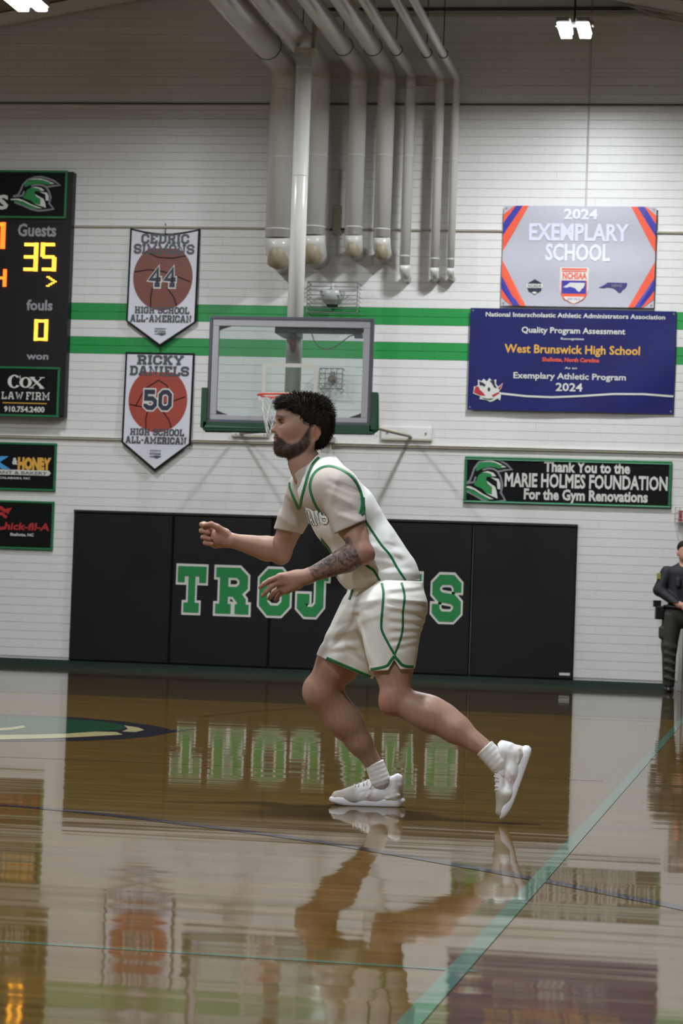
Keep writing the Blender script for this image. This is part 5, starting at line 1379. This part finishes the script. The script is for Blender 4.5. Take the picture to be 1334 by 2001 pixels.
# beard bristles
mb = MB(); w = bd * (rr.random(len(V)) < .42); sel = np.where(w > .55)[0]
cenb = HP(585, 860)
for i in sel[:5200]:
    p = V[i]; out = p - cenb; out /= np.linalg.norm(out); g_ = out * .8 + HR @ np.array((-.2, 0, -.75)) + rr.normal(size=3) * .25; g_ /= np.linalg.norm(g_)
    L_ = .005 + .0065 * rr.random() * (1 if hpy[i] > 866 else .6); sd = np.cross(g_, out); sd /= np.linalg.norm(sd) + 1e-9; n = len(mb.v); a = p - out * .001
    mb.v += [tuple(a + sd * .0009), tuple(a - sd * .0009), tuple(a + np.cross(sd, g_) * .001), tuple(p + g_ * L_)]
    mb.f += [(n, n + 1, n + 3), (n + 1, n + 2, n + 3), (n + 2, n, n + 3)]; mb.m += [0] * 3
tag(mb.build('beard', M['beard'], player), kind='stuff')

# ---- undershirt: sleeves and shoulders, hollow at the cuffs
T = Vol((-.66, -.40, .95), (.05, .50, 1.56), .0038)
T.cone(J(650, 950, 10.96), J(612, 948, 11.22), .088, .088, .04)
T.cone(J(662, 955, 10.92), J(684, 1032, 10.86), .088, .074, .03)
T.cone(J(600, 955, 11.26), J(561, 1040, 11.36), .084, .064, .03)
T.cone(J(735, 1110, 11.1), J(662, 985, 11.09), .122, .137, .05, ((0, 1, 0), 1.25)); T.cone(J(640, 960, 10.99), J(606, 962, 11.2), .090, .090, .05)
T.cone(J(634, 932, 11.09), J(608, 922, 11.09), .098, .086, .03)
folds(T, fr, [(632, 960, 690, 985, 7, 4), (640, 940, 700, 962, 5, -4), (640, 985, 706, 1005, 7, -3), (660, 930, 640, 1000, 6, 3), (655, 1005, 700, 1020, 6, 4), (545, 985, 580, 1010, 6, -4), (540, 1005, 575, 1030, 6, 4), (550, 960, 590, 990, 6, 3)])
T.shell(.0115)
def cut2(Vv, x1, y1, x2, y2, d, side, lo, hi):
    """cut across a limb along the line through two photo points; side = +1 removes below/right"""
    a, b = J(x1, y1, d), J(x2, y2, d); t = b - a; n = np.array((t[2], 0, -t[0])) * side
    Vv.plane_cut((a + b) / 2, n, lo, hi)
cut2(T, 648, 1046, 712, 1018, 10.86, 1, (-.35, -.40, .9), (.05, -.02, 1.30))
cut2(T, 529, 1032, 584, 1043, 11.36, 1, (-.66, .10, .9), (-.34, .5, 1.35))
T.plane_cut(J(655, 1060, 11.09), (0.5, 0, -1), (-.40, -.13, .9), (.05, .15, 1.3))
# neck opening
T.cone(J(606, 925, 11.09), J(582, 876, 11.09), .063, .105, .006, None, 's')
tV, tQ = T.mesh(); tV = relax(tV, tQ, 2, .5); tee = np_mesh('undershirt', tV, tQ, player, M['tee'])

# ---- jersey
Jv = Vol((-.56, -.34, .68), (.30, .40, 1.56), .0046)
yv = (0, 1, 0)
Jv.cone(J(752, 1128, 11.1), J(722, 1085, 11.1), .150, .132, .06, (yv, 1.22))
Jv.cone(J(722, 1085, 11.1), J(672, 1005, 11.09), .134, .138, .06, (yv, 1.22))
Jv.cone(J(672, 1005, 11.09), J(634, 955, 11.09), .143, .120, .05, (yv, 1.30))
Jv.cone(J(662, 950, 11.00), J(622, 950, 11.18), .082, .082, .05)
Jv.cone(J(640, 925, 10.99), J(612, 925, 11.18), .060, .060, .04)
Jv.cone(J(628, 918, 11.09), J(606, 905, 11.09), .082, .078, .04)
Jv.cone(J(706, 1104, 11.08), J(728, 1130, 11.08), .120, .112, .05, (yv, 1.15))
folds(Jv, fr, [(745, 1000, 800, 1100, 9, 4), (730, 1040, 790, 1110, 8, -4), (700, 1090, 815, 1120, 9, 5), (720, 1115, 820, 1130, 8, 5), (700, 1100, 800, 1112, 6, -5), (690, 1075, 760, 1060, 8, 4), (650, 1100, 720, 1128, 9, 4), (640, 1085, 700, 1105, 7, -3),
               (735, 1075, 790, 1085, 8, 4), (725, 1060, 780, 1070, 6, -3), (740, 990, 770, 1050, 8, 4), (680, 1135, 760, 1125, 8, 4), (655, 1060, 690, 1090, 8, -4)])
# armholes and neck
for c, r in ((J(664, 975, 10.82), .088), (J(586, 985, 11.38), .085)): Jv.ell(c, (r * .90, .095, r * 1.15), .006, None, 's')
Jv.cone(J(606, 923, 11.09), J(582, 876, 11.09), .071, .112, .006, None, 's'); Jv.ell(J(574, 938, 11.06), (.044, .060, .034), .01, None, 's')
cut2(Jv, 690, 1150, 824, 1134, 11.1, 1, (-.5, -.4, .5), (.4, .5, 1.3))
jV, jQ = Jv.mesh(); jV = relax(jV, jQ, 1, .5); jersey = np_mesh('jersey', jV, jQ, player, M['jersey']); jb = bvh_of(jV, jQ); jtb = bvh_of(np.concatenate([jV, tV]), np.concatenate([jQ, tQ + len(jV)]))

# ---- shorts
S_ = Vol((-.42, -.36, .50), (.32, .46, 1.02), .0038)
S_.cone(J(757, 1150, 11.1), J(758, 1188, 11.1), .158, .165, .04, (yv, 1.08))
S_.cone(J(765, 1190, DN - .01), J(766, 1306, 10.95), .142, .100, .04)
S_.cone(J(795, 1185, 11.04), J(790, 1215, 11.02), .080, .070, .05)
S_.cone(J(724, 1200, DF), J(672, 1304, 11.29), .142, .136, .04)
S_.cone(J(712, 1215, 11.16), J(700, 1300, 11.22), .09, .07, .05)
fo = []
for k, (x1, y1, x2, y2, mm) in enumerate(((755, 1152, 822, 1146, 4), (760, 1170, 828, 1176, 6), (756, 1186, 830, 1196, 6), (758, 1206, 826, 1214, 6), (762, 1226, 820, 1228, 6), (760, 1246, 815, 1240, 6), (766, 1262, 814, 1252, 5))):
    fo.append((x1, y1, x2, y2, 4.6, mm * .85)); fo.append((x1 + 2, y1 + 9, x2, y2 + 9, 4.6, -mm * .7))
fo += [(685, 1180, 740, 1172, 6, 5), (682, 1195, 720, 1200, 6, 5), (690, 1205, 745, 1180, 6, -5), (700, 1215, 760, 1195, 6, 4), (698, 1212, 722, 1290, 6, 7), (708, 1215, 735, 1300, 6, -4), (730, 1215, 752, 1290, 7, 4), (718, 1240, 735, 1305, 5, 4),
       (640, 1240, 695, 1230, 7, 5), (632, 1255, 700, 1250, 6, -5), (628, 1268, 690, 1262, 7, 5), (640, 1276, 700, 1272, 5, -4), (650, 1225, 700, 1212, 6, -4), (672, 1262, 715, 1300, 6, -5), (760, 1262, 800, 1290, 6, 4)]
folds(S_, fr, fo, .005)
S_.shell(.0115)
cut2(S_, 723, 1311, 810, 1306, 10.95, 1, (-.14, -.36, .4), (.2, .005, .85))
cut2(S_, 619, 1280, 727, 1327, 11.28, 1, (-.45, .005, .4), (.2, .46, .95))
S_.plane_cut(J(757, 1134, 11.1), (0, 0, 1))
# V notch at the side of the near leg
q = [J(756, 1316, 10.85), J(770, 1289, 10.85), J(786, 1316, 10.85)]
def wedge(X, Y, Z):
    d = -9 * np.ones(1)
    def edge(a, b):
        n = np.array((b[2] - a[2], -(b[0] - a[0]))); n /= np.linalg.norm(n); return (X - a[0]) * n[0] + (Z - a[2]) * n[1]
    e1, e2 = -edge(q[0], q[1]), -edge(q[1], q[2])
    return np.maximum(np.maximum(e1, e2), Y + .10).astype(np.float32)
S_.put(wedge, (q[0][0], -.36, q[0][2] - .02), (q[2][0], -.10, q[1][2]), 0, 's')
sV, sQ = S_.mesh(); sV = relax(sV, sQ, 2, .5); shorts = np_mesh('shorts', sV, sQ, player, M['shorts']); sbv = bvh_of(sV, sQ)
G = M['trim_green']
ribbon('side_stripe', shorts, sbv, fr, [(746, 1140), (749, 1160), (747, 1190), (745, 1215), (746, 1232), (757, 1255), (770, 1278)], 5.0, G)
ribbon('side_stripe', shorts, sbv, fr, [(784, 1139), (790, 1165), (787, 1195), (786, 1230), (780, 1255), (770, 1280)], 4.5, G)
ribbon('hem_band', shorts, sbv, fr, [(770, 1282), (763, 1291), (756, 1300.5), (742, 1305), (724.5, 1308)], 6, G)
ribbon('hem_band', shorts, sbv, fr, [(770, 1282), (777, 1290), (785, 1299), (796, 1302.6), (807, 1303)], 6, G)
ribbon('hem_band', shorts, sbv, fr, [(621, 1278.6), (645, 1288.8), (672, 1300.3), (695, 1310.3), (723, 1322.6)], 6, G)
ribbon('side_stripe', shorts, sbv, fr, [(689, 1150), (685, 1165), (682, 1172)], 5.0, G)
# jersey trims
ribbon('side_stripe', jersey, jb, fr, [(709, 1004), (714, 1018), (728, 1040), (745, 1065), (762, 1085), (776, 1110), (792, 1134)], 4.6, G)
ribbon('side_stripe', jersey, jb, fr, [(705, 1096), (720, 1108), (730, 1115), (738, 1128), (746, 1143)], 5.0, G)
ribbon('armhole_band', jersey, jtb, fr, [(632, 1010), (618, 990), (608, 965), (606, 945), (614, 925), (628, 914), (645, 911), (665, 917), (685, 930), (700, 950), (708, 975), (711, 998), (706, 1006)], 5.2, G)
ribbon('armhole_band', jersey, jtb, fr, [(708, 972), (708, 985), (704, 1003)], 9, G)
ribbon('collar_band', jersey, jtb, fr, [(623, 894), (612, 906), (603, 925), (597, 945), (590, 970), (584, 994), (577, 980), (571, 966)], 5.5, G)
ribbon('collar_band', jersey, jtb, fr, [(571, 966), (566, 950), (567, 935)], 4.5, G)
# chest lettering and number, wrapped on the cloth from the chest's own direction
ctr = Vector(J(612, 1030, 10.95)); nrm = Vector((-.80, -.48, -.32)).normalized(); right = Vector((.45, -.86, 0.0)).normalized(); upv = right.cross(nrm) * 1.0
if upv.z < 0: upv = -upv
right = (upv.cross(nrm)); right = right if right.y < 0 else -right
def wrap(mbf, name, m, lift):
    o = MB()
    bm = bmesh.new(); tmp = bpy.data.meshes.new('t'); tmp.from_pydata(mbf.v, [], mbf.f); bm.from_mesh(tmp)
    for _ in range(3):
        es = [e for e in bm.edges if e.calc_length() > .012]
        if es: bmesh.ops.subdivide_edges(bm, edges=es, cuts=1)
    bmesh.ops.triangulate(bm, faces=bm.faces[:])
    ok = True
    for v in bm.verts:
        a = ctr + right * v.co.x + upv * v.co.z + nrm * .3; hit, n_, _, _ = jb.ray_cast(a, -nrm, .6)
        if hit: v.co = hit + nrm * lift * 1.0 + (n_ if n_.dot(nrm) > 0 else -n_) * .0005
        else: v.co = Vector((0, 0, -99))
    bmesh.ops.delete(bm, geom=[v for v in bm.verts if v.co.z < -50], context='VERTS')
    bm.to_mesh(tmp); bm.free(); ob = link(name, tmp, jersey, m); return ob
mbw, mbg = MB(), MB(); slab(mbg, 'TROJANS', -.27, .0, .33, .068, .235, 0, 0); slab(mbw, 'TROJANS', -.27, .0, .33, .068, .15, 0, 0)
wrap(mbg, 'team_lettering', M['jersey_outline'], .0025); wrap(mbw, 'lettering_fill', M['jersey'], .0042)
mbg = MB(); slab(mbg, '1', -.095, -.24, .09, .17, .26, 0, 0); wrap(mbg, 'jersey_number', G, .003)

# ---- socks
for nm, (a, b, d) in (('sock', ((946, 1461), (975, 1492), (10.80, 10.79))), ('sock', ((731, 1490), (743, 1524), (11.40, 11.40)))):
    k_ = Vol(np.minimum(J(*a, d[0]), J(*b, d[1])) - .08, np.maximum(J(*a, d[0]), J(*b, d[1])) + .08, .004)
    pa, pb = J(*a, d[0]), J(*b, d[1]); t = pb - pa; k_.cone(pa - t * .2, pb, .0425, .046, .01); k_.plane_cut(pa, -t)
    f_ = np.argwhere(np.abs(k_.D) < .01); P = k_.lo + k_.h * f_; s_ = ((P - pa) @ t) / (t @ t); k_.D[f_[:, 0], f_[:, 1], f_[:, 2]] += (-.0006 * (np.sin(s_ * 26))).astype(np.float32)
    v_, q_ = k_.mesh(); np_mesh(nm, v_, q_, player, M['sock'])

# ---- shoes, modelled along +x = toe, z up, sole at z = 0
def shoe(name, origin, xdir, zdir, Ls, label=None):
    x_ = np.array(xdir, float); x_ /= np.linalg.norm(x_); z_ = np.array(zdir, float); z_ -= x_ * (z_ @ x_); z_ /= np.linalg.norm(z_); y_ = np.cross(z_, x_); Mx = np.stack([x_, y_, z_], 1)
    u = Ls / .335
    def X(p): return np.array(p) * u
    W_ = Vol(X((-.03, -.08, .0)), X((.36, .08, .19)), .0042)
    W_.cone(X((.045, 0, .05)), X((.13, 0, .052)), .038 * u, .041 * u, .02, ((0, 1, 0), 1.0))
    W_.cone(X((.13, 0, .052)), X((.23, .003, .040)), .043 * u, .042 * u, .02, ((0, 1, 0), 1.05))
    W_.cone(X((.23, .003, .040)), X((.298, .003, .035)), .042 * u, .030 * u, .02, ((0, 1, 0), 1.22))
    W_.cone(X((.048, 0, .05)), X((.056, 0, .120)), .040 * u, .042 * u, .02, ((1, 0, 0), 1.12)); W_.cone(X((.10, 0, .07)), X((.105, 0, .122)), .036 * u, .026 * u, .025)
    W_.cone(X((.112, 0, .108)), X((.205, 0, .070)), .032 * u, .026 * u, .02)
    W_.cone(X((.118, 0, .115)), X((.104, 0, .176)), .026 * u, .014 * u, .012, ((0, 1, 0), 1.7))       # tongue
    W_.cone(X((.022, 0, .10)), X((.016, 0, .135)), .020 * u, .010 * u, .012, ((0, 1, 0), 1.6))         # heel tab
    W_.cone(X((.063, 0, .112)), X((.070, 0, .18)), .033 * u, .038 * u, .006, None, 's')                 # opening
    for s in (-1, 1):       # overlay panels
        for k in range(4): W_.cone(X((.115 + .028 * k, s * .036, .085 - .008 * k)), X((.135 + .030 * k, s * .046, .045)), .0045, .0045, .004)
        W_.cone(X((.02, s * .036, .055)), X((.075, s * .042, .04)), .006, .006, .006)
    W_.plane_cut(X((0, 0, .018)), (0, 0, -1))
    v_, q_ = W_.mesh()
    c_ = np.tile(L3(236, 236, 238), (len(v_), 1)); n_ = noise3(v_, 90, 4)
    c_ = mixc(c_, L3(176, 168, 152), sstep(.2, .235, v_[:, 0] / u) * .9); c_ = mixc(c_, L3(190, 176, 152), sstep(.10, .05, v_[:, 0] / u) * sstep(.10, .05, v_[:, 2] / u) * .6)
    c_ = mixc(c_, L3(196, 160, 158), np.exp(-((v_[:, 0] / u - .155) / .022) ** 2 - ((v_[:, 2] / u - .045) / .03) ** 2) * .7); c_ = mixc(c_, L3(150, 140, 128), np.exp(-((v_[:, 2] / u - .085 + .25 * (v_[:, 0] / u - .13)) / .006) ** 2) * sstep(.05, .08, v_[:, 0] / u) * sstep(.22, .18, v_[:, 0] / u) * .5); c_ *= (1 + .04 * n_[:, None])
    o_ = np_mesh(name, v_ @ Mx.T + origin, q_, player, M['shoe'], c_)
    # sole: outline of a shoe, sidewall flared, a little toe spring and tread
    prof = [(.000, .030), (.02, .037), (.06, .040), (.11, .038), (.16, .040), (.21, .047), (.25, .050), (.285, .049), (.310, .042), (.326, .030), (.334, .014)]
    outl = [(-.008, .0)] + [(x, -w) for x, w in [(-.004, .018)] + prof] + [(x, w * (1.0 if x < .2 else .96)) for x, w in reversed(prof)] + [(-.004, .018)]
    zb_l = lambda x: .000 + .010 * max(0, (x - .26) / .075) ** 2; zt_l = lambda x: .032 + .012 * max(0, (.10 - x) / .10) + .005 * math.sin(x * 26) * (x > .02) + .004 * max(0, (x - .26) / .075)
    mb = MB(); N = len(outl)
    rings = ((.90, 0), (.97, .15), (1.02, .45), (1.0, .8), (.95, 1.0))
    for sc_, f in rings:
        for (x, y) in outl:
            xx = .15 + (x - .15) * sc_; z0, z1 = zb_l(x), zt_l(x); mb.v.append(tuple(Mx @ (np.array((xx, y * sc_, z0 + (z1 - z0) * f)) * u) + origin))
    for r_ in range(len(rings) - 1):
        for i in range(N): j = (i + 1) % N; mb.face((r_ * N + i, r_ * N + j, (r_ + 1) * N + j, (r_ + 1) * N + i))
    mb.face(tuple(reversed(range(N)))); mb.face(tuple((len(rings) - 1) * N + i for i in range(N)))
    so = mb.build('sole', M['sole'], o_, True)
    # laces
    sb_ = bvh_of(v_, q_); mb = MB()
    for k in range(6):
        xx = .128 + .019 * k; pts = []
        for j in range(9):
            yy_ = (-.028 + .056 * j / 8) * u; hit, n2, _, _ = sb_.ray_cast(Vector((xx * u + .006 * (j / 8 - .5) * (-1) ** k, yy_, .2)), Vector((0, 0, -1)))
            if hit: pts.append(Vector(tuple(Mx @ np.array(hit + n2 * .002) + origin)))
        if len(pts) > 2: mb.tube(pts, .0028, 6)
    for s in (-1, 1):
        pts = []
        for j in range(8):
            a = j / 7; hit = Vector((.125 + .03 * a, s * (.012 + .03 * a), .115 - .035 * a + .012 * math.sin(a * 3.1))) * u; pts.append(Vector(tuple(Mx @ np.array(hit) + origin)))
        mb.tube(pts, .0024, 6)
    tag(mb.build('laces', M['lace'], o_, True), kind='stuff')
    mb = MB(); hb_ = []
    for (a, b) in ((-.008, 0), (.008, 0), (.008, .016), (-.008, .016)): hb_.append(tuple(Mx @ (np.array((.129 + .0 * b, a, .128 + b)) * u) + origin))
    mb.quad(hb_); mb.build('tongue_badge', M['shoe_dark'], o_)
    return o_
heelF = J(790, 1571, 11.42); toeF = J(641, 1566, 11.42); heelF[2] = .0; toeF[2] = 0
shoe('shoe', heelF + np.array((-.006, .0, 0)), toeF - heelF + np.array((0, .0, 0)), (0, 0, 1), np.linalg.norm(toeF - heelF) - .012)
heelN, toeN = J(1040, 1465, 10.79), J(990, 1606, 10.76)
shoe('shoe', heelN, toeN - heelN + np.array((.0, 0, 0)), (-1, .02, -.30), np.linalg.norm(toeN - heelN))

# ================================================================== THE OFFICER by the door
fo_ = Frame(1340, 28.25); K = fo_.J; D0 = 28.25
off = tag(empty('person', fo_.loc, YAW), 'person in a dark uniform standing at the right edge, hands clasped', 'person')
M['uniform'] = mat('black_uniform', lin(26, 27, 34), .7, bump=(60, .2, .004)); M['trousers'] = mat('dark_olive_trousers', lin(52, 49, 42), .75, bump=(30, .3, .006)); M['leather'] = mat('black_leather', lin(16, 16, 18), .35)
M['skin2'] = mat('skin_plain', lin(186, 138, 116), .55); M['patch'] = mat('shoulder_patch', lin(150, 140, 70), .6)
def fig(name, m, build, lo, hi, h=.009, parent=None, **kw):
    v = Vol(lo, hi, h); build(v); a, b = v.mesh(); return np_mesh(name, a, b, parent or off, m, **kw)
zs = lambda py: K(1340, py, D0)[2]; xs_ = lambda px: K(px, 1200, D0)[0]
zF = zs(1353)
def ob(v):
    v.ell((0, 0, zs(1079)), (.075, .095, .118), .02); v.cone((0, .01, zs(1095)), (0, .02, zs(1112)), .055, .06, .02); v.ell((0, -.05, zs(1088)), (.05, .05, .06), .03)
    v.cone((0, -.09, zs(1080)), (0, -.103, zs(1085)), .012, .016, .01)
    for s in (-1, 1): v.ell((s * .078, 0, zs(1082)), (.014, .02, .03), .01); v.ell((s * .032, -.093, zs(1077)), (.02, .014, .012), .01, None, 's')
    v.ell((0, -.095, zs(1092)), (.024, .01, .008), .008)
    v.cone((0, .02, zs(1118)), (0, .02, zs(1190)), .09, .09, .04, ((1, 0, 0), 1.5))
    for s in (-1, 1):
        v.cone((s * .2, .02, zs(1118)), (s * .27, .0, zs(1155)), .05, .045, .02); v.cone((s * .27, 0, zs(1155)), (s * .07, -.16, zs(1182)), .042, .030, .02)
        v.cone((s * .07, -.16, zs(1182)), (s * .02, -.20, zs(1185)), .030, .026, .02, ((0, 0, 1), 1.3))
        for k in range(4):
            a = np.array((s * .03, -.20, zs(1180) - .018 * k)); b = a + np.array((-s * .035, -.028, -.004)); v.cone(a, b, .0115, .0105, .004); v.cone(b, b + np.array((-s * .03, .012, -.008)), .0105, .009, .003)
        v.cone((s * .04, -.185, zs(1181)), (-s * .01, -.215, zs(1175)), .013, .011, .006)
        v.cone((s * .10, .02, zs(1195)), (s * .12, .02, zs(1265)), .085, .06, .03); v.cone((s * .12, .02, zs(1265)), (s * .12, .03, zF + .08), .06, .04, .02)
fig('body', M['skin2'], ob, (-.42, -.32, -.02), (.42, .2, 1.9), .008)
def hairf(v):
    v.ell((0, .012, zs(1070)), (.088, .104, .082), .02); v.ell((0, -.06, zs(1082)), (.11, .085, .085), .01, None, 's')
fig('hair', M['hair'], hairf, (-.15, -.16, 1.5), (.15, .18, 1.9))
def jac(v):
    v.cone((0, .02, zs(1122)), (0, .02, zs(1180)), .125, .125, .05, ((1, 0, 0), 1.45)); v.cone((0, .02, zs(1108)), (0, .02, zs(1116)), .075, .1, .03)
    for s in (-1, 1):
        v.cone((s * .19, .02, zs(1120)), (s * .275, .0, zs(1155)), .075, .066, .03); v.cone((s * .275, 0, zs(1155)), (s * .09, -.15, zs(1181)), .062, .045, .03)
        v.cone((s * .08, -.11, zs(1135)), (s * .08, -.12, zs(1145)), .03, .03, .01)
    v.plane_cut((0, 0, zs(1190)), (0, 0, -1)); v.cone((0, -.02, zs(1100)), (0, -.01, zs(1110)), .062, .058, .01, None, 's')
fig('jacket', M['uniform'], jac, (-.42, -.30, 1.0), (.42, .28, 1.7))
def tro(v):
    v.cone((0, .02, zs(1188)), (0, .02, zs(1205)), .125, .13, .03, ((1, 0, 0), 1.45))
    for s in (-1, 1):
        v.cone((s * .115, .02, zs(1205)), (s * .14, .02, zs(1265)), .118, .088, .03); v.cone((s * .14, .02, zs(1265)), (s * .135, .03, zF + .07), .084, .066, .03)
        for k in range(5): z = zs(1262) - .09 * k; v.cone((s * .14 - .05, -.045, z), (s * .14 + .06, -.05, z - .025), .016, .012, .03)
        v.cone((s * .235, .01, zs(1230)), (s * .235, .01, zs(1245)), .03, .03, .02, ((0, 1, 0), 1.6))
    v.plane_cut((0, 0, zF + .06), (0, 0, -1))
fig('trousers', M['trousers'], tro, (-.36, -.22, .0), (.36, .26, 1.2))
mb = MB(); mb.tube([(.205 * math.cos(R(a)), .02 + .145 * math.sin(R(a)), zs(1187)) for a in range(0, 360, 15)], .024, 8, closed=True); belt = mb.build('belt', M['leather'], off, True)
mb = MB(); mb.bbox(-.31, -.21, -.05, .06, zs(1212), zs(1186), .015); mb.bbox(-.335, -.25, -.03, .05, zs(1186) - .01, zs(1175), .012); mb.bbox(.20, .27, -.05, .05, zs(1205), zs(1184), .012); mb.build('holster', M['leather'], belt)
for s in (-1, 1):
    def boot(v, s=s): v.cone((s * .135, .06, .035), (s * .15, -.15, .028), .045, .036, .02, ((1, 0, 0), 1.2)); v.cone((s * .135, .05, .05), (s * .135, .05, .14), .046, .05, .02); v.plane_cut((0, 0, .002), (0, 0, -1))
    fig('boot', M['leather'], boot, (-.3, -.3, -.03), (.3, .2, .22), .008)
mb = MB(); 
for s in (-1, 1): mb.bbox(s * .285 - .02 - .0, s * .285 + .02, -.045, .02, zs(1134), zs(1122), .004)
mb.build('shoulder_patch', M['patch'], off)
